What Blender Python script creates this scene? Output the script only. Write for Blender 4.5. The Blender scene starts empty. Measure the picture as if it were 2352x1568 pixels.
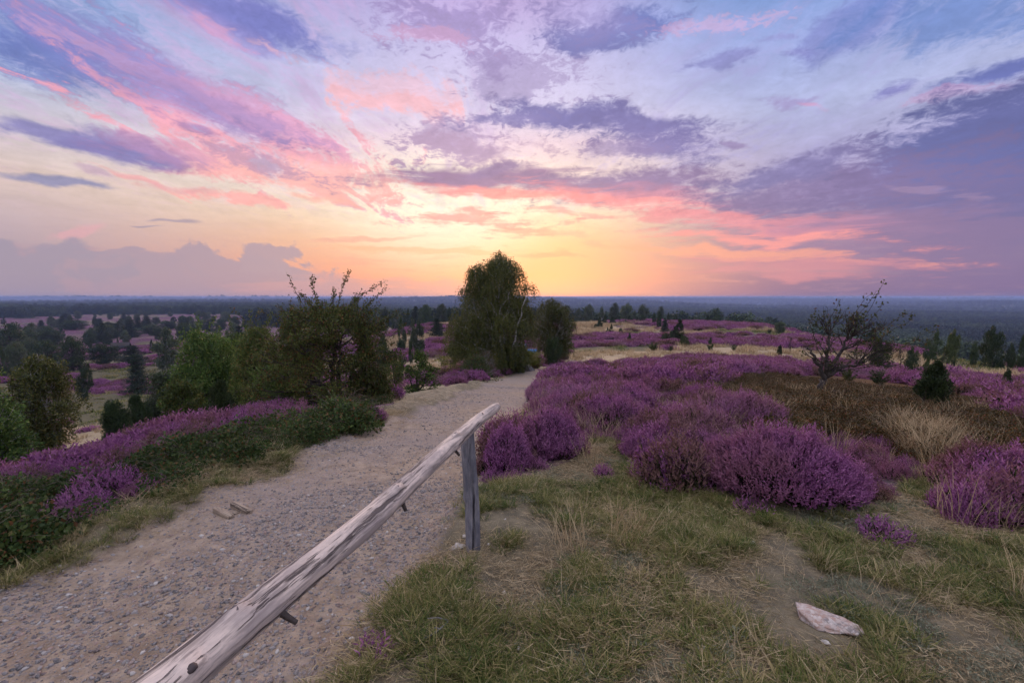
import bpy, math, random
import numpy as np
from mathutils import Vector, Matrix
PI = math.pi
SC = bpy.context.scene
COL = SC.collection
F_PX = 1110.0          # focal length in units of the 2352-wide survey frame
PITCH = math.atan(102/1110)
CP, SP = math.cos(PITCH), math.sin(PITCH)
EYE = 1.7

# ---------------------------------------------------------------- helpers
def lin(c):
    c = np.asarray(c, float)/255.0
    return tuple(np.where(c <= 0.04045, c/12.92, ((c+0.055)/1.055)**2.4))

def ray(px, py):
    u = (px-1176)/F_PX; v = (784-py)/F_PX
    d = np.array([u, CP+v*SP, v*CP-SP]); return d/np.linalg.norm(d)

def _h(ix, iy, s):
    n = (ix.astype(np.int64)*374761393 + iy.astype(np.int64)*668265263 + s*1442695041) & 0xffffffff
    n = ((n ^ (n >> 13))*1274126177) & 0xffffffff
    return ((n ^ (n >> 16)) & 0xffff)/65535.0

def vnoise(x, y, s=0):
    x = np.asarray(x, float); y = np.asarray(y, float)
    ix = np.floor(x); iy = np.floor(y); fx = x-ix; fy = y-iy
    fx = fx*fx*(3-2*fx); fy = fy*fy*(3-2*fy)
    a = _h(ix, iy, s); b = _h(ix+1, iy, s); c = _h(ix, iy+1, s); d = _h(ix+1, iy+1, s)
    return (a*(1-fx)+b*fx)*(1-fy)+(c*(1-fx)+d*fx)*fy

def fbm(x, y, s=0, o=4, g=0.5):
    t = 0; a = 1; n = 0
    for k in range(o):
        t = t+a*vnoise(x*2**k+17*k, y*2**k-11*k, s+k); n += a; a *= g
    return t/n

def smooth(a, b, x):
    t = np.clip((x-a)/(b-a), 0, 1); return t*t*(3-2*t)

# ---------------------------------------------------------------- terrain
TR = np.array([0, 3, 6, 12, 20, 35, 60, 100, 160, 250, 400, 700, 1200, 2000, 3500, 6000, 12000, 40000], float)
TA = np.array([-180, -120, -62, -45, -33, -20, -9, 3, 15, 27, 36, 46, 62, 120, 180], float)
_flat = [0, 0, -.1, -.4, -1, -2, -4, -7, -11, -16, -24, -35, -42, -46, -48, -48, -46, -40]
TZ = np.array([
 _flat, _flat,
 [0, 0, -.6, -1.9, -4, -7.3, -11, -15, -18, -20, -21, -22, -24, -26, -29, -28, -36, -40],
 [0, 0, -.55, -1.75, -3.7, -7.0, -11, -15.2, -18, -20, -21, -22, -23.5, -26, -28, -30, -34, -40],
 [0, 0, -.25, -1.25, -3.1, -6.5, -10.6, -14.6, -17.6, -19, -20.5, -22, -24, -27, -21, -28, -32, -40],
 [0, 0, -.15, -.95, -2.7, -5.9, -10, -13.6, -15.6, -17, -19, -23, -29, -30, -19, -30, -36, -40],
 [0, 0, -.15, -.85, -1.9, -4.1, -6.0, -6.9, -7.7, -13, -21, -29, -37, -40, -25, -34, -37, -40],
 [0, 0, -.12, -.75, -1.75, -3.7, -4.8, -6.2, -7.4, -14, -25, -35, -41, -45, -34, -38, -38, -40],
 [0, 0, -.10, -.60, -1.5, -3.2, -4.7, -6.1, -6.9, -14, -27, -37, -43, -46, -38, -38, -36, -40],
 [0, 0, -.08, -.45, -1.2, -2.8, -4.3, -5.6, -6.9, -15, -29, -39, -45, -50, -52, -40, -31, -40],
 [0, 0, -.06, -.45, -1.3, -3.0, -4.8, -6.4, -12.5, -25, -37, -43, -48, -51, -53, -42, -31, -40],
 [0, 0, -.06, -.5, -1.4, -3.0, -5.0, -8.6, -18, -28, -38, -44, -49, -52, -50, -42, -31, -40],
 _flat, _flat, _flat], float)
_LR = np.log(TR+4)

def _interp_prof(lr):
    """smooth (Catmull-Rom) interpolation of every azimuth row in log radius"""
    i = np.clip(np.searchsorted(_LR, lr, side='right')-1, 0, len(_LR)-2)
    t = (lr-_LR[i])/(_LR[i+1]-_LR[i]); t = np.clip(t, 0, 1)
    sl = np.zeros_like(TZ)
    sl[:, 1:-1] = (TZ[:, 2:]-TZ[:, :-2])/(_LR[2:]-_LR[:-2])
    h = _LR[i+1]-_LR[i]
    z0, z1, m0, m1 = TZ[:, i], TZ[:, i+1], sl[:, i]*h, sl[:, i+1]*h
    t2, t3 = t*t, t*t*t
    return (2*t3-3*t2+1)*z0+(t3-2*t2+t)*m0+(-2*t3+3*t2)*z1+(t3-t2)*m1

def base_h(x, y):
    r = np.hypot(x, y); th = np.degrees(np.arctan2(x, y))
    P = _interp_prof(np.log(r+4))                    # (naz, n)
    j = np.clip(np.searchsorted(TA, th, side='right')-1, 0, len(TA)-2)
    t = (th-TA[j])/(TA[j+1]-TA[j]); t = t*t*(3-2*t)*0.5+t*0.5
    n = np.arange(P.shape[1])
    return P[j, n]*(1-t)+P[j+1, n]*t

PATH = np.array([(-8, -4.2), (-5.2, -2.0), (-3.1, .2), (-2.15, 2.2), (-1.62, 4), (-1.25, 6), (-.95, 8), (-.6, 11), (-.25, 15), (.1, 20),
                 (.35, 26), (.9, 31), (1.9, 34.5), (3.6, 36.5), (5.6, 37.5)], float)
PW = np.array([1.3, 1.35, 1.45, 1.3, 1.22, 1.12, 1.08, 1.05, 1.05, 1.1, 1.15, 1.2, 1.1, .9, .5])

def path_d(x, y):
    """signed distance outside the path edge (negative on the path) and side"""
    best = np.full(x.shape, 1e9)
    for k in range(len(PATH)-1):
        a, b = PATH[k], PATH[k+1]; ab = b-a; L2 = (ab**2).sum()
        t = np.clip(((x-a[0])*ab[0]+(y-a[1])*ab[1])/L2, 0, 1)
        d = np.hypot(x-(a[0]+t*ab[0]), y-(a[1]+t*ab[1]))-(PW[k]*(1-t)+PW[k+1]*t)
        best = np.minimum(best, d)
    return best

def H(x, y):
    x = np.atleast_1d(np.asarray(x, float)); y = np.atleast_1d(np.asarray(y, float))
    sh = x.shape; x = x.ravel(); y = y.ravel()
    r = np.hypot(x, y)
    z = base_h(x, y)
    z = z+(fbm(x/9, y/9, 3, 3)-.5)*.5*smooth(6, 25, r)
    z = z+(fbm(x/60, y/60, 5, 3)-.5)*3.0*smooth(60, 200, r)
    z = z+(fbm(x/420, y/420, 9, 4)-.5)*12*smooth(700, 2200, r)+(fbm(x/1700+2, y/1300, 13, 3)-.5)*85*smooth(1500, 3600, r)*(1-.5*smooth(6000, 15000, r))
    near = 1-smooth(14, 40, r)
    nn = r < 45
    if nn.any():
        xn, yn = x[nn], y[nn]
        d = path_d(xn, yn)+(fbm(xn*2.2, yn*2.2, 21, 3)-.5)*.35
        right = xn > np.interp(yn, PATH[:, 1], PATH[:, 0])
        sx = xn-np.interp(yn, PATH[:, 1], PATH[:, 0])
        cut = -(.05+.10*smooth(-.9, .9, sx))*(1-smooth(-.25, .16, d))
        berm = np.where(~right, .16*np.exp(-((d-.55)/.45)**2), .03*np.exp(-((d-.5)/.5)**2))*smooth(1.5, 3, yn)
        z[nn] += (cut+berm)*near[nn]
        z[nn] += (fbm(xn*1.3, yn*1.3, 31, 4)-.5)*.10*near[nn]*np.where(d > 0, 1, .35)
        z[nn] += (fbm(xn*9, yn*9, 41, 3)-.5)*.022*(1-smooth(5, 12, r[nn]))
    return z.reshape(sh)

def h1(x, y): return float(H([x], [y])[0])

_ts = np.concatenate([np.geomspace(1.0, 60, 700), np.geomspace(60.2, 20000, 1500)])
def at(px, py, r=None):
    """point on the terrain seen at survey pixel px, py; or, with r, at that ground distance along the bearing"""
    d = ray(px, py)
    if r is not None:
        k = r/math.hypot(d[0], d[1]); return np.array([d[0]*k, d[1]*k, h1(d[0]*k, d[1]*k)])
    X, Y, Z = d[0]*_ts, d[1]*_ts, EYE+d[2]*_ts
    u = H(X, Y) > Z
    if not u.any(): return at(px, py, 5000)
    i = int(np.argmax(u)); t0, t1 = _ts[max(i-1, 0)], _ts[i]
    for _ in range(12):
        t = (t0+t1)/2
        if h1(d[0]*t, d[1]*t) > EYE+d[2]*t: t1 = t
        else: t0 = t
    return np.array([d[0]*t1, d[1]*t1, h1(d[0]*t1, d[1]*t1)])

def topz(px, py, p):
    """height at which the sight line to px, py passes over ground point p"""
    d = ray(px, py); return EYE+d[2]*math.hypot(p[0], p[1])/math.hypot(d[0], d[1])

def proj(x, y, z):
    f = y*CP-(z-EYE)*SP; u = (z-EYE)*CP+y*SP
    f = np.where(f < .05, .05, f)
    return 1176+F_PX*x/f, 784-F_PX*u/f

def inpoly(px, py, poly):
    c = np.zeros(px.shape, bool); n = len(poly)
    for i in range(n):
        x0, y0 = poly[i]; x1, y1 = poly[(i+1) % n]
        if y0 == y1: continue
        m = ((y0 > py) != (y1 > py)) & (px < (x1-x0)*(py-y0)/(y1-y0)+x0)
        c ^= m
    return c

# ---------------------------------------------------------------- mesh building
class MB:
    def __init__(s): s.V = []; s.Q = []; s.T = []; s.n = 0
    def add(s, V, Q, tint=0.0):
        V = np.asarray(V, np.float32); Q = np.asarray(Q, np.int64)
        if len(V) == 0: return s
        s.V.append(V); s.Q.append(Q+s.n)
        t = np.broadcast_to(np.asarray(tint, np.float32), (len(V),)); s.T.append(t); s.n += len(V); return s
    def merge(s, o, loc=(0, 0, 0), rz=0, sc=1):
        if not o.V: return s
        V = np.concatenate(o.V)*np.asarray(sc); c, k = math.cos(rz), math.sin(rz)
        W = np.stack([V[:, 0]*c-V[:, 1]*k, V[:, 0]*k+V[:, 1]*c, V[:, 2]], 1)+np.asarray(loc)
        Q0 = o.Q; s.V.append(W.astype(np.float32))
        for q in Q0: s.Q.append(q+s.n)
        s.T.append(np.concatenate(o.T)); s.n += len(W); return s
    def mesh(s, name, mat, smooth_=False):
        me = bpy.data.meshes.new(name)
        V = np.concatenate(s.V) if s.V else np.zeros((0, 3), np.float32)
        me.vertices.add(len(V)); me.vertices.foreach_set('co', V.astype(np.float32).ravel())
        li = []; ls = []; off = 0
        for q in s.Q:
            k = q.shape[1]; li.append(q.ravel()); ls.append(off+np.arange(len(q))*k); off += q.size
        li = np.concatenate(li); ls = np.concatenate(ls)
        me.loops.add(len(li)); me.loops.foreach_set('vertex_index', li.astype(np.int32))
        me.polygons.add(len(ls)); me.polygons.foreach_set('loop_start', ls.astype(np.int32))
        if smooth_: me.polygons.foreach_set('use_smooth', np.ones(len(ls), bool))
        a = me.attributes.new('tint', 'FLOAT', 'POINT'); a.data.foreach_set('value', np.concatenate(s.T).astype(np.float32))
        me.update(calc_edges=True)
        for m in (mat if isinstance(mat, (list, tuple)) else [mat]): me.materials.append(m)
        return me
    def build(s, name, mat, parent=None, loc=None, smooth_=False, link=True):
        o = bpy.data.objects.new(name, s.mesh(name, mat, smooth_))
        if link: COL.objects.link(o)
        if parent: o.parent = parent
        if loc is not None: o.location = loc
        return o

def tag(o, label=None, cat=None, group=None, kind=None):
    if label: o['label'] = label
    if cat: o['category'] = cat
    if group: o['group'] = group
    if kind: o['kind'] = kind
    return o

def empty(name, loc, rz=0.0, sc=None):
    o = bpy.data.objects.new(name, None); COL.objects.link(o)
    o.location = tuple(loc); o.rotation_euler = (0, 0, rz); o.empty_display_size = .2
    if sc is not None: o.scale = (sc, sc, sc) if np.isscalar(sc) else tuple(sc)
    return o

def nrm(v): return v/np.maximum(np.linalg.norm(v, axis=-1, keepdims=True), 1e-9)

def tube(mb, P, R, n=6, tint=0.0, cap=True):
    P = np.asarray(P, float); R = np.broadcast_to(np.asarray(R, float), (len(P),)); k = len(P)
    T = np.gradient(P, axis=0); T = nrm(T)
    ref = np.array([.31, .9, .2]) if abs(T[0] @ np.array([.31, .9, .2])) < .85 else np.array([.9, -.2, .35])
    U = nrm(np.cross(T, ref)); W = np.cross(T, U)
    a = np.arange(n)*2*PI/n
    V = P[:, None]+R[:, None, None]*(np.cos(a)[None, :, None]*U[:, None]+np.sin(a)[None, :, None]*W[:, None])
    V = V.reshape(-1, 3)
    i = (np.arange(k-1)[:, None]*n+np.arange(n)[None]).ravel(); j = (np.arange(k-1)[:, None]*n+(np.arange(n)+1)[None] % n).ravel()
    mb.add(V, np.stack([i, j, j+n, i+n], 1), tint)
    return mb

def leaves(mb, P, axis, L, W, rs, tint=0.5, fold=.0):
    """one pointed leaf (diamond) for every row of P, growing along axis"""
    P = np.asarray(P, float); N = len(P)
    if N == 0: return
    axis = nrm(np.asarray(axis, float)); rnd = nrm(rs.normal(size=(N, 3)))
    side = nrm(np.cross(axis, rnd)); L = np.broadcast_to(L, (N,))[:, None]; W = np.broadcast_to(W, (N,))[:, None]
    up = np.cross(side, axis)*W*fold
    V = np.stack([P, P+axis*L*.45+side*W*.5+up, P+axis*L, P+axis*L*.45-side*W*.5+up], 1).reshape(-1, 3)
    Q = np.arange(N*4).reshape(N, 4)
    t = np.repeat(np.broadcast_to(np.asarray(tint, float), (N,)), 4)
    mb.add(V, Q, t)

def ball_pts(n, rs): return nrm(rs.normal(size=(n, 3)))*(rs.random((n, 1))**.4)

# ---------------------------------------------------------------- node helper
class NT:
    def __init__(s, tree): s.t = tree; s.n = tree.nodes; s.l = tree.links; s.n.clear()
    def put(s, sock, v):
        if v is None: return
        if isinstance(v, bpy.types.NodeSocket): s.l.new(v, sock)
        else:
            if isinstance(v, (tuple, list, np.ndarray)):
                v = [float(q) for q in v]
                if len(v) == 3 and sock.type == 'RGBA': v = v+[1.0]
            sock.default_value = v
    def node(s, typ, ins=None, **kw):
        nd = s.n.new(typ)
        for k, v in kw.items(): setattr(nd, k, v)
        for k, v in (ins or {}).items(): s.put(nd.inputs[k], v)
        return nd
    def m(s, op, a, b=None, c=None, clamp=False):
        nd = s.n.new('ShaderNodeMath'); nd.operation = op; nd.use_clamp = clamp
        s.put(nd.inputs[0], a); s.put(nd.inputs[1], b); s.put(nd.inputs[2], c); return nd.outputs[0]
    def v(s, op, a, b=None, sc=None):
        nd = s.n.new('ShaderNodeVectorMath'); nd.operation = op
        s.put(nd.inputs[0], a); s.put(nd.inputs[1], b)
        if sc is not None: s.put(nd.inputs['Scale'], sc)
        return nd.outputs['Value'] if op in ('LENGTH', 'DOT_PRODUCT', 'DISTANCE') else nd.outputs[0]
    def noise(s, vec, scale, detail=4, rough=.5, dist=0, out=0):
        nd = s.node('ShaderNodeTexNoise', {'Vector': vec, 'Scale': scale, 'Detail': detail, 'Roughness': rough, 'Distortion': dist})
        return nd.outputs[out]
    def rng(s, x, a, b, c=0.0, d=1.0, sm=True):
        nd = s.n.new('ShaderNodeMapRange'); nd.interpolation_type = 'SMOOTHSTEP' if sm else 'LINEAR'; nd.clamp = not sm
        for i, q in enumerate((x, a, b, c, d)): s.put(nd.inputs[i], q)
        return nd.outputs[0]
    def mix(s, f, a, b, bt='MIX'):
        nd = s.n.new('ShaderNodeMix'); nd.data_type = 'RGBA'; nd.blend_type = bt
        s.put(nd.inputs[0], f); s.put(nd.inputs[6], a); s.put(nd.inputs[7], b); return nd.outputs[2]
    def ramp(s, f, stops, interp='LINEAR'):
        nd = s.n.new('ShaderNodeValToRGB'); cr = nd.color_ramp; cr.interpolation = interp
        while len(cr.elements) > 1: cr.elements.remove(cr.elements[-1])
        for i, (p, c) in enumerate(stops):
            e = cr.elements[0] if i == 0 else cr.elements.new(p)
            e.position = p; e.color = (*c, 1.0)
        s.put(nd.inputs[0], f); return nd.outputs[0]
    def attr(s, name, out='Fac'): return s.node('ShaderNodeAttribute', attribute_name=name).outputs[out]
    def comb(s, x, y, z): return s.node('ShaderNodeCombineXYZ', {0: x, 1: y, 2: z}).outputs[0]
    def sep(s, v): return s.node('ShaderNodeSeparateXYZ', {0: v}).outputs
    def scalev(s, v, x, y, z): return s.v('MULTIPLY', v, (x, y, z))

def material(name):
    m = bpy.data.materials.new(name); m.use_nodes = True
    return m, NT(m.node_tree)

def finish(t, col, rough=.9, bump=None, trans=None, spec=.2):
    out = t.node('ShaderNodeOutputMaterial')
    b = t.node('ShaderNodeBsdfPrincipled', {'Base Color': col, 'Roughness': rough, 'Specular IOR Level': spec})
    if bump is not None: t.put(b.inputs['Normal'], bump)
    sh = b.outputs[0]
    if trans:
        tr = t.node('ShaderNodeBsdfTranslucent', {'Color': col})
        sh = t.node('ShaderNodeMixShader', {0: trans, 1: sh, 2: tr.outputs[0]}).outputs[0]
    t.l.new(sh, out.inputs['Surface'])

def bump(t, h, strength=.5, dist=.02, normal=None):
    return t.node('ShaderNodeBump', {'Height': h, 'Strength': strength, 'Distance': dist, 'Normal': normal}).outputs[0]
# ---------------------------------------------------------------- world: dusk sky with procedural clouds, laid out by direction
SUN_AZ, SUN_EL = .06, math.radians(4.0)
EXPO = 0.0

def ae(px, py):
    d = ray(px, py); return np.array([math.atan2(d[0], d[1]), math.asin(d[2])])

def build_sky():
    w = bpy.data.worlds.new("World"); SC.world = w; w.use_nodes = True
    t = NT(w.node_tree)
    g = t.node('ShaderNodeTexCoord').outputs['Generated']
    x, y, z = t.sep(g)[0:3]
    az = t.m('ARCTAN2', x, y); el = t.m('ARCSINE', z)
    zc = t.m('ADD', t.m('MAXIMUM', z, 0.0), .06)
    q = t.comb(t.m('DIVIDE', x, zc), t.m('DIVIDE', y, zc), 0.0)         # cloud deck seen from below
    AE = t.comb(az, el, 0.0)
    # noises (all around 0)
    def c0(s): return t.m('SUBTRACT', s, .5)
    nf = c0(t.noise(t.scalev(AE, 9, 18, 1), 4.6, 5, .70, .8))            # fluff
    ns = t.m('MULTIPLY_ADD', nf, .35, c0(t.noise(t.scalev(q, 1.5, .42, 1), 1.9, 5, .66, .9)))   # streaks running to the sunset
    nl = t.m('MULTIPLY_ADD', nf, .7, c0(t.noise(t.scalev(q, 1.0, .75, 1), 3.6, 5, .68, .3)))   # lumps
    nh = t.m('MULTIPLY_ADD', nf, .25, c0(t.noise(t.scalev(AE, 3.0, 26, 1), 1.9, 4, .64, .5)))   # level bars near the horizon
    nb = c0(t.noise(t.scalev(AE, 16, 20, 1), 1.0, 6, .60, .4))            # cumulus heads
    wv = t.scalev(AE, 5, 8, 1)
    W = t.comb(t.m('MULTIPLY', c0(t.noise(wv, 1.0, 3, .6)), .16), t.m('MULTIPLY', c0(t.noise(t.v('ADD', wv, (7.3, 3.1, 0)), 1.0, 3, .6)), .07), 0.0)
    P = t.v('ADD', AE, W)
    # clear sky: colour by elevation, pulled to the warm side near the sunset bearing
    d2 = math.degrees
    def e_of(py, px=1176): return ae(px, py)[1]
    elN = t.m('DIVIDE', el, .62)
    def st(rows): return [(max(0.0, min(1.0, e_of(py)/.62)), lin(c)) for py, c in rows]
    far_side = t.ramp(elN, st([(682, (122, 116, 152)), (640, (150, 138, 165)), (560, (186, 166, 180)), (480, (216, 190, 184)), (400, (204, 194, 205)),
                          (300, (172, 186, 222)), (180, (150, 170, 220)), (70, (108, 150, 208)), (0, (84, 134, 198))]))
    right_s = t.ramp(elN, st([(682, (116, 100, 146)), (620, (140, 112, 156)), (500, (150, 130, 172)), (400, (168, 160, 204)),
                          (300, (172, 178, 220)), (180, (152, 166, 222)), (70, (118, 150, 214)), (0, (88, 142, 206))]))
    center = t.ramp(elN, st([(684, (226, 152, 140)), (660, (236, 152, 136)), (635, (255, 158, 122)), (600, (255, 170, 124)), (560, (255, 188, 136)), (510, (255, 213, 172)),
                          (460, (252, 228, 206)), (400, (250, 222, 210)), (330, (240, 210, 222)), (250, (214, 204, 234)), (120, (200, 190, 232)), (0, (190, 168, 222))]))
    side = t.mix(t.rng(az, -.1, .25), far_side, right_s)
    # weight of the warm part: wide near the horizon to the left
    dx = t.m('SUBTRACT', az, -.03)
    wr = t.rng(az, -.03, .0, .55, .50)
    fall = t.m('DIVIDE', t.m('ABSOLUTE', dx), t.m('MULTIPLY', t.rng(az, -.15, .1, .80, .56), t.rng(el, .1, .5, 1.0, .8)))
    warm = t.rng(t.m('ADD', fall, t.m('MULTIPLY', nf, .12)), .12, 1.15, 1.0, 0.0)
    col = t.mix(warm, side, center)
    # glow around the hidden sun
    ga = t.v('LENGTH', t.v('MULTIPLY', t.v('SUBTRACT', AE, (*ae(1010, 485), 0)), (1/.31, 1/.165, 0)))
    col = t.mix(t.rng(ga, 1.0, .05, 0, .8), col, lin((255, 248, 224)))
    # thin high veil everywhere
    veil = t.m('MULTIPLY', t.rng(ns, -.02, .2, 0, .5), t.rng(el, .10, .25))
    col = t.mix(veil, col, t.mix(t.rng(az, -.55, .5), lin((206, 160, 208)), lin((158, 150, 206))))
    veil = t.m('MULTIPLY', t.rng(nh, .0, .2, 0, .6), t.rng(el, .16, .03))
    col = t.mix(veil, col, t.mix(t.rng(t.m('ABSOLUTE', az), .1, .7), lin((255, 158, 128)), lin((170, 134, 160))))
    cnt = 0
    def cloud(cx, cy, rx, ry, rot, rgb, op=1.0, na=None, amp=1.0, edge=(1.3, .38)):
        """cloud mass: a warped ellipse in azimuth/elevation, broken up by noise"""
        nonlocal col, cnt, P
        cnt += 1
        if cnt % 8 == 0:      # a vanishing dependence on the colour so far keeps the renderer working in order
            rr = t.node('ShaderNodeSeparateColor', {0: col}).outputs[0]
            P = t.v('ADD', P, t.comb(t.m('MULTIPLY', rr, 1e-7), 0.0, 0.0))
        c = ae(cx, cy); r = math.radians(rot)
        p1 = (ae(cx+rx*math.cos(r), cy+rx*math.sin(r))-ae(cx-rx*math.cos(r), cy-rx*math.sin(r)))/2; p2 = (ae(cx-ry*math.sin(r), cy+ry*math.cos(r))-ae(cx+ry*math.sin(r), cy-ry*math.cos(r)))/2
        mp = t.n.new('ShaderNodeMapping'); mp.vector_type = 'TEXTURE'
        mp.inputs['Location'].default_value = (c[0], c[1], 0)
        mp.inputs['Rotation'].default_value = (0, 0, math.atan2(p1[1], p1[0]))
        mp.inputs['Scale'].default_value = (float(np.linalg.norm(p1)), float(np.linalg.norm(p2)), 1)
        t.l.new(P, mp.inputs['Vector'])
        L = t.v('LENGTH', mp.outputs[0])
        n = {'s': ns, 'l': nl, 'h': nh, 'b': nb, 'f': nf}[na or 'l']
        L = t.m('MULTIPLY_ADD', n, amp*3.6, L)
        f = t.rng(L, edge[0], edge[1], 0.0, op)
        col = t.mix(f, col, lin(rgb))
    C = cloud
    # --- upper left: long violet veils with pink undersides
    C(60, 60, 330, 90, 10, (82, 122, 192), .7, 's', .8)
    C(120, 130, 330, 70, 14, (96, 110, 186), .8, 's', .9)
    C(330, 160, 420, 60, 20, (128, 122, 196), .8, 's', .9)
    C(560, 30, 300, 45, 17, (120, 120, 200), .9, 's', .8)
    C(470, 60, 240, 30, 24, (150, 136, 206), .7, 's', 1.0)
    C(420, 62, 190, 22, 26, (214, 164, 214), .5, 's', 1.7)
    C(500, 86, 70, 14, 24, (232, 164, 204), .55, 's', 1.2)
    C(640, 70, 150, 40, 24, (112, 116, 192), .75, 's', .8)
    C(430, 210, 400, 60, 25, (160, 138, 200), .75, 's', 1.0)
    C(560, 300, 340, 86, 24, (206, 152, 196), .7, 's', 1.6)
    C(620, 330, 310, 66, 18, (255, 164, 176), .75, 's', 1.9)
    C(600, 250, 260, 26, 26, (232, 166, 204), .6, 's', 1.2)
    C(290, 150, 230, 20, 22, (206, 164, 212), .45, 's', 1.8)
    C(900, 225, 230, 44, 8, (244, 190, 206), .6, 's', 1.9)
    C(870, 236, 170, 20, 8, (252, 176, 180), .55, 's', 1.9)
    C(620, 400, 230, 36, 10, (255, 164, 160), .75, 's', 1.3)
    C(760, 400, 200, 40, 10, (255, 190, 176), .55, 's', 1.8)
    C(560, 462, 160, 12, 6, (255, 162, 160), .8, 's', 1.2)
    C(620, 375, 150, 24, 12, (176, 140, 186), .6, 'l', 1.2)
    C(480, 240, 260, 40, 22, (158, 134, 196), .7, 's', 1.2)
    C(560, 290, 120, 18, 14, (150, 128, 190), .55, 'l', 1.1)
    C(130, 306, 190, 20, 9, (134, 126, 184), .95, 's', .6)
    C(250, 318, 120, 28, 14, (148, 136, 192), .85, 's', .7)
    C(300, 352, 170, 28, 13, (126, 116, 180), .95, 's', .6)
    C(380, 345, 170, 26, 12, (196, 142, 186), .6, 's', 1.0)
    C(110, 404, 190, 13, 10, (138, 136, 178), .9, 's', .5)
    C(330, 412, 100, 8, 16, (242, 160, 164), .75, 's', .8)
    C(230, 395, 70, 9, 14, (190, 150, 184), .6, 's', .8)
    C(395, 508, 50, 4, 5, (168, 148, 168), .8, 'h', .3)
    C(470, 300, 60, 14, 20, (126, 112, 182), .6, 's', 1.0)
    C(430, 440, 110, 8, 7, (232, 164, 170), .6, 's', 1.2)
    C(345, 522, 34, 3, 2, (168, 148, 168), .8, 'h', .3)
    C(740, 455, 60, 9, 6, (255, 178, 160), .7, 'h', .5)
    # --- upper middle and right
    C(1060, 60, 150, 60, 6, (160, 138, 200), .75, 'l', 1.6)
    C(1180, 160, 150, 80, 20, (168, 148, 202), .65, 'l', 1.9)
    C(1000, 92, 90, 16, 5, (232, 172, 210), .45, 'l', 1.5)
    C(1340, 92, 110, 34, 4, (112, 114, 184), .9, 'l', .7)
    C(1470, 68, 110, 52, -4, (96, 112, 186), .95, 'l', .7)
    C(1380, 60, 150, 40, 8, (150, 138, 200), .6, 'l', 1.1)
    C(1640, 60, 110, 20, -12, (226, 176, 216), .45, 'f', 1.5)
    C(1650, 140, 70, 20, -14, (130, 130, 196), .8, 'l', .8)
    C(1810, 132, 40, 16, 5, (136, 134, 200), .7, 'l', .7)
    C(1760, 96, 60, 14, -6, (142, 140, 204), .6, 'l', .8)
    C(1950, 60, 170, 50, -18, (116, 122, 196), .65, 's', 1.0)
    C(2200, 30, 240, 70, -10, (86, 124, 198), .7, 's', 1.0)
    C(1820, 235, 80, 12, -8, (158, 144, 200), .8, 'l', .7)
    C(1860, 243, 40, 8, 4, (206, 150, 196), .7, 'l', .6)
    C(2060, 206, 80, 18, -10, (124, 122, 190), .9, 'l', .6)
    C(2270, 182, 150, 24, -16, (92, 102, 178), .95, 'l', .5)
    C(2180, 226, 90, 12, -8, (204, 156, 202), .5, 'l', 1.4)
    # --- middle cloud
    C(1060, 320, 120, 50, -6, (176, 148, 196), .75, 'l', 1.3)
    C(1090, 350, 150, 34, 0, (190, 154, 192), .6, 'l', 1.5)
    C(1280, 268, 165, 38, 4, (112, 108, 176), .98, 'l', .6)
    C(1180, 275, 120, 22, -8, (134, 124, 186), .85, 'l', .9)
    C(1480, 285, 150, 36, 2, (116, 110, 176), .97, 'l', .6)
    C(1540, 328, 120, 50, 8, (122, 112, 176), .95, 'l', .6)
    C(1460, 340, 100, 22, -2, (150, 130, 184), .7, 'l', .9)
    C(1680, 322, 40, 7, 4, (152, 132, 184), .85, 'l', .4)
    # --- long band across the middle, lit from beneath
    C(1120, 414, 290, 32, 1, (152, 116, 162), .97, 'h', .5)
    C(1130, 396, 80, 18, -6, (150, 122, 172), .9, 'l', .5)
    C(1450, 428, 280, 42, -2, (142, 116, 168), .95, 'l', .6)
    C(1160, 446, 240, 14, 4, (255, 142, 142), .85, 'h', .7)
    C(1480, 466, 260, 22, 6, (250, 138, 148), .85, 'h', .9)
    C(1560, 455, 240, 22, 6, (182, 126, 166), .7, 'h', .9)
    # --- the dark slate mass on the right
    C(2340, 330, 560, 135, -16, (92, 95, 160), .98, 'l', .35, (1.15, .7))
    C(2380, 460, 720, 115, -3, (108, 98, 156), .92, 'l', .4, (1.15, .5))
    C(1900, 440, 350, 74, -7, (128, 108, 162), .9, 'l', .6)
    C(1820, 392, 160, 34, -16, (124, 114, 172), .9, 'l', .6)
    C(2000, 540, 460, 60, 0, (158, 118, 158), .75, 'h', .7)
    C(2360, 580, 500, 110, 0, (118, 102, 154), .7, 'h', .5)
    C(1700, 510, 260, 22, 5, (236, 136, 150), .8, 'h', 1.0)
    C(1780, 550, 260, 14, 2, (255, 146, 142), .8, 'h', 1.0)
    C(1660, 575, 300, 12, 3, (255, 158, 128), .7, 'h', 1.0)
    C(1830, 610, 260, 26, 0, (214, 132, 148), .7, 'h', .8)
    C(1900, 520, 200, 14, 2, (176, 124, 164), .6, 'h', 1.0)
    C(2130, 440, 90, 9, 4, (170, 138, 178), .45, 'h', 1.2)
    # --- bars round the sun
    C(1140, 508, 160, 20, 2, (240, 146, 146), .8, 'h', 1.5)
    C(1200, 530, 110, 10, 3, (244, 150, 142), .75, 'h', 1.3)
    C(1290, 492, 100, 8, 3, (236, 140, 146), .7, 'h', 1.2)
    C(1270, 586, 70, 7, -2, (244, 144, 122), .75, 'h', .8)
    C(1300, 540, 130, 9, 6, (248, 160, 140), .6, 'h', 1.2)
    C(1000, 580, 260, 9, 0, (255, 172, 130), .6, 'h', 1.2)
    C(860, 552, 160, 7, -3, (240, 166, 146), .7, 'h', .9)
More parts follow.
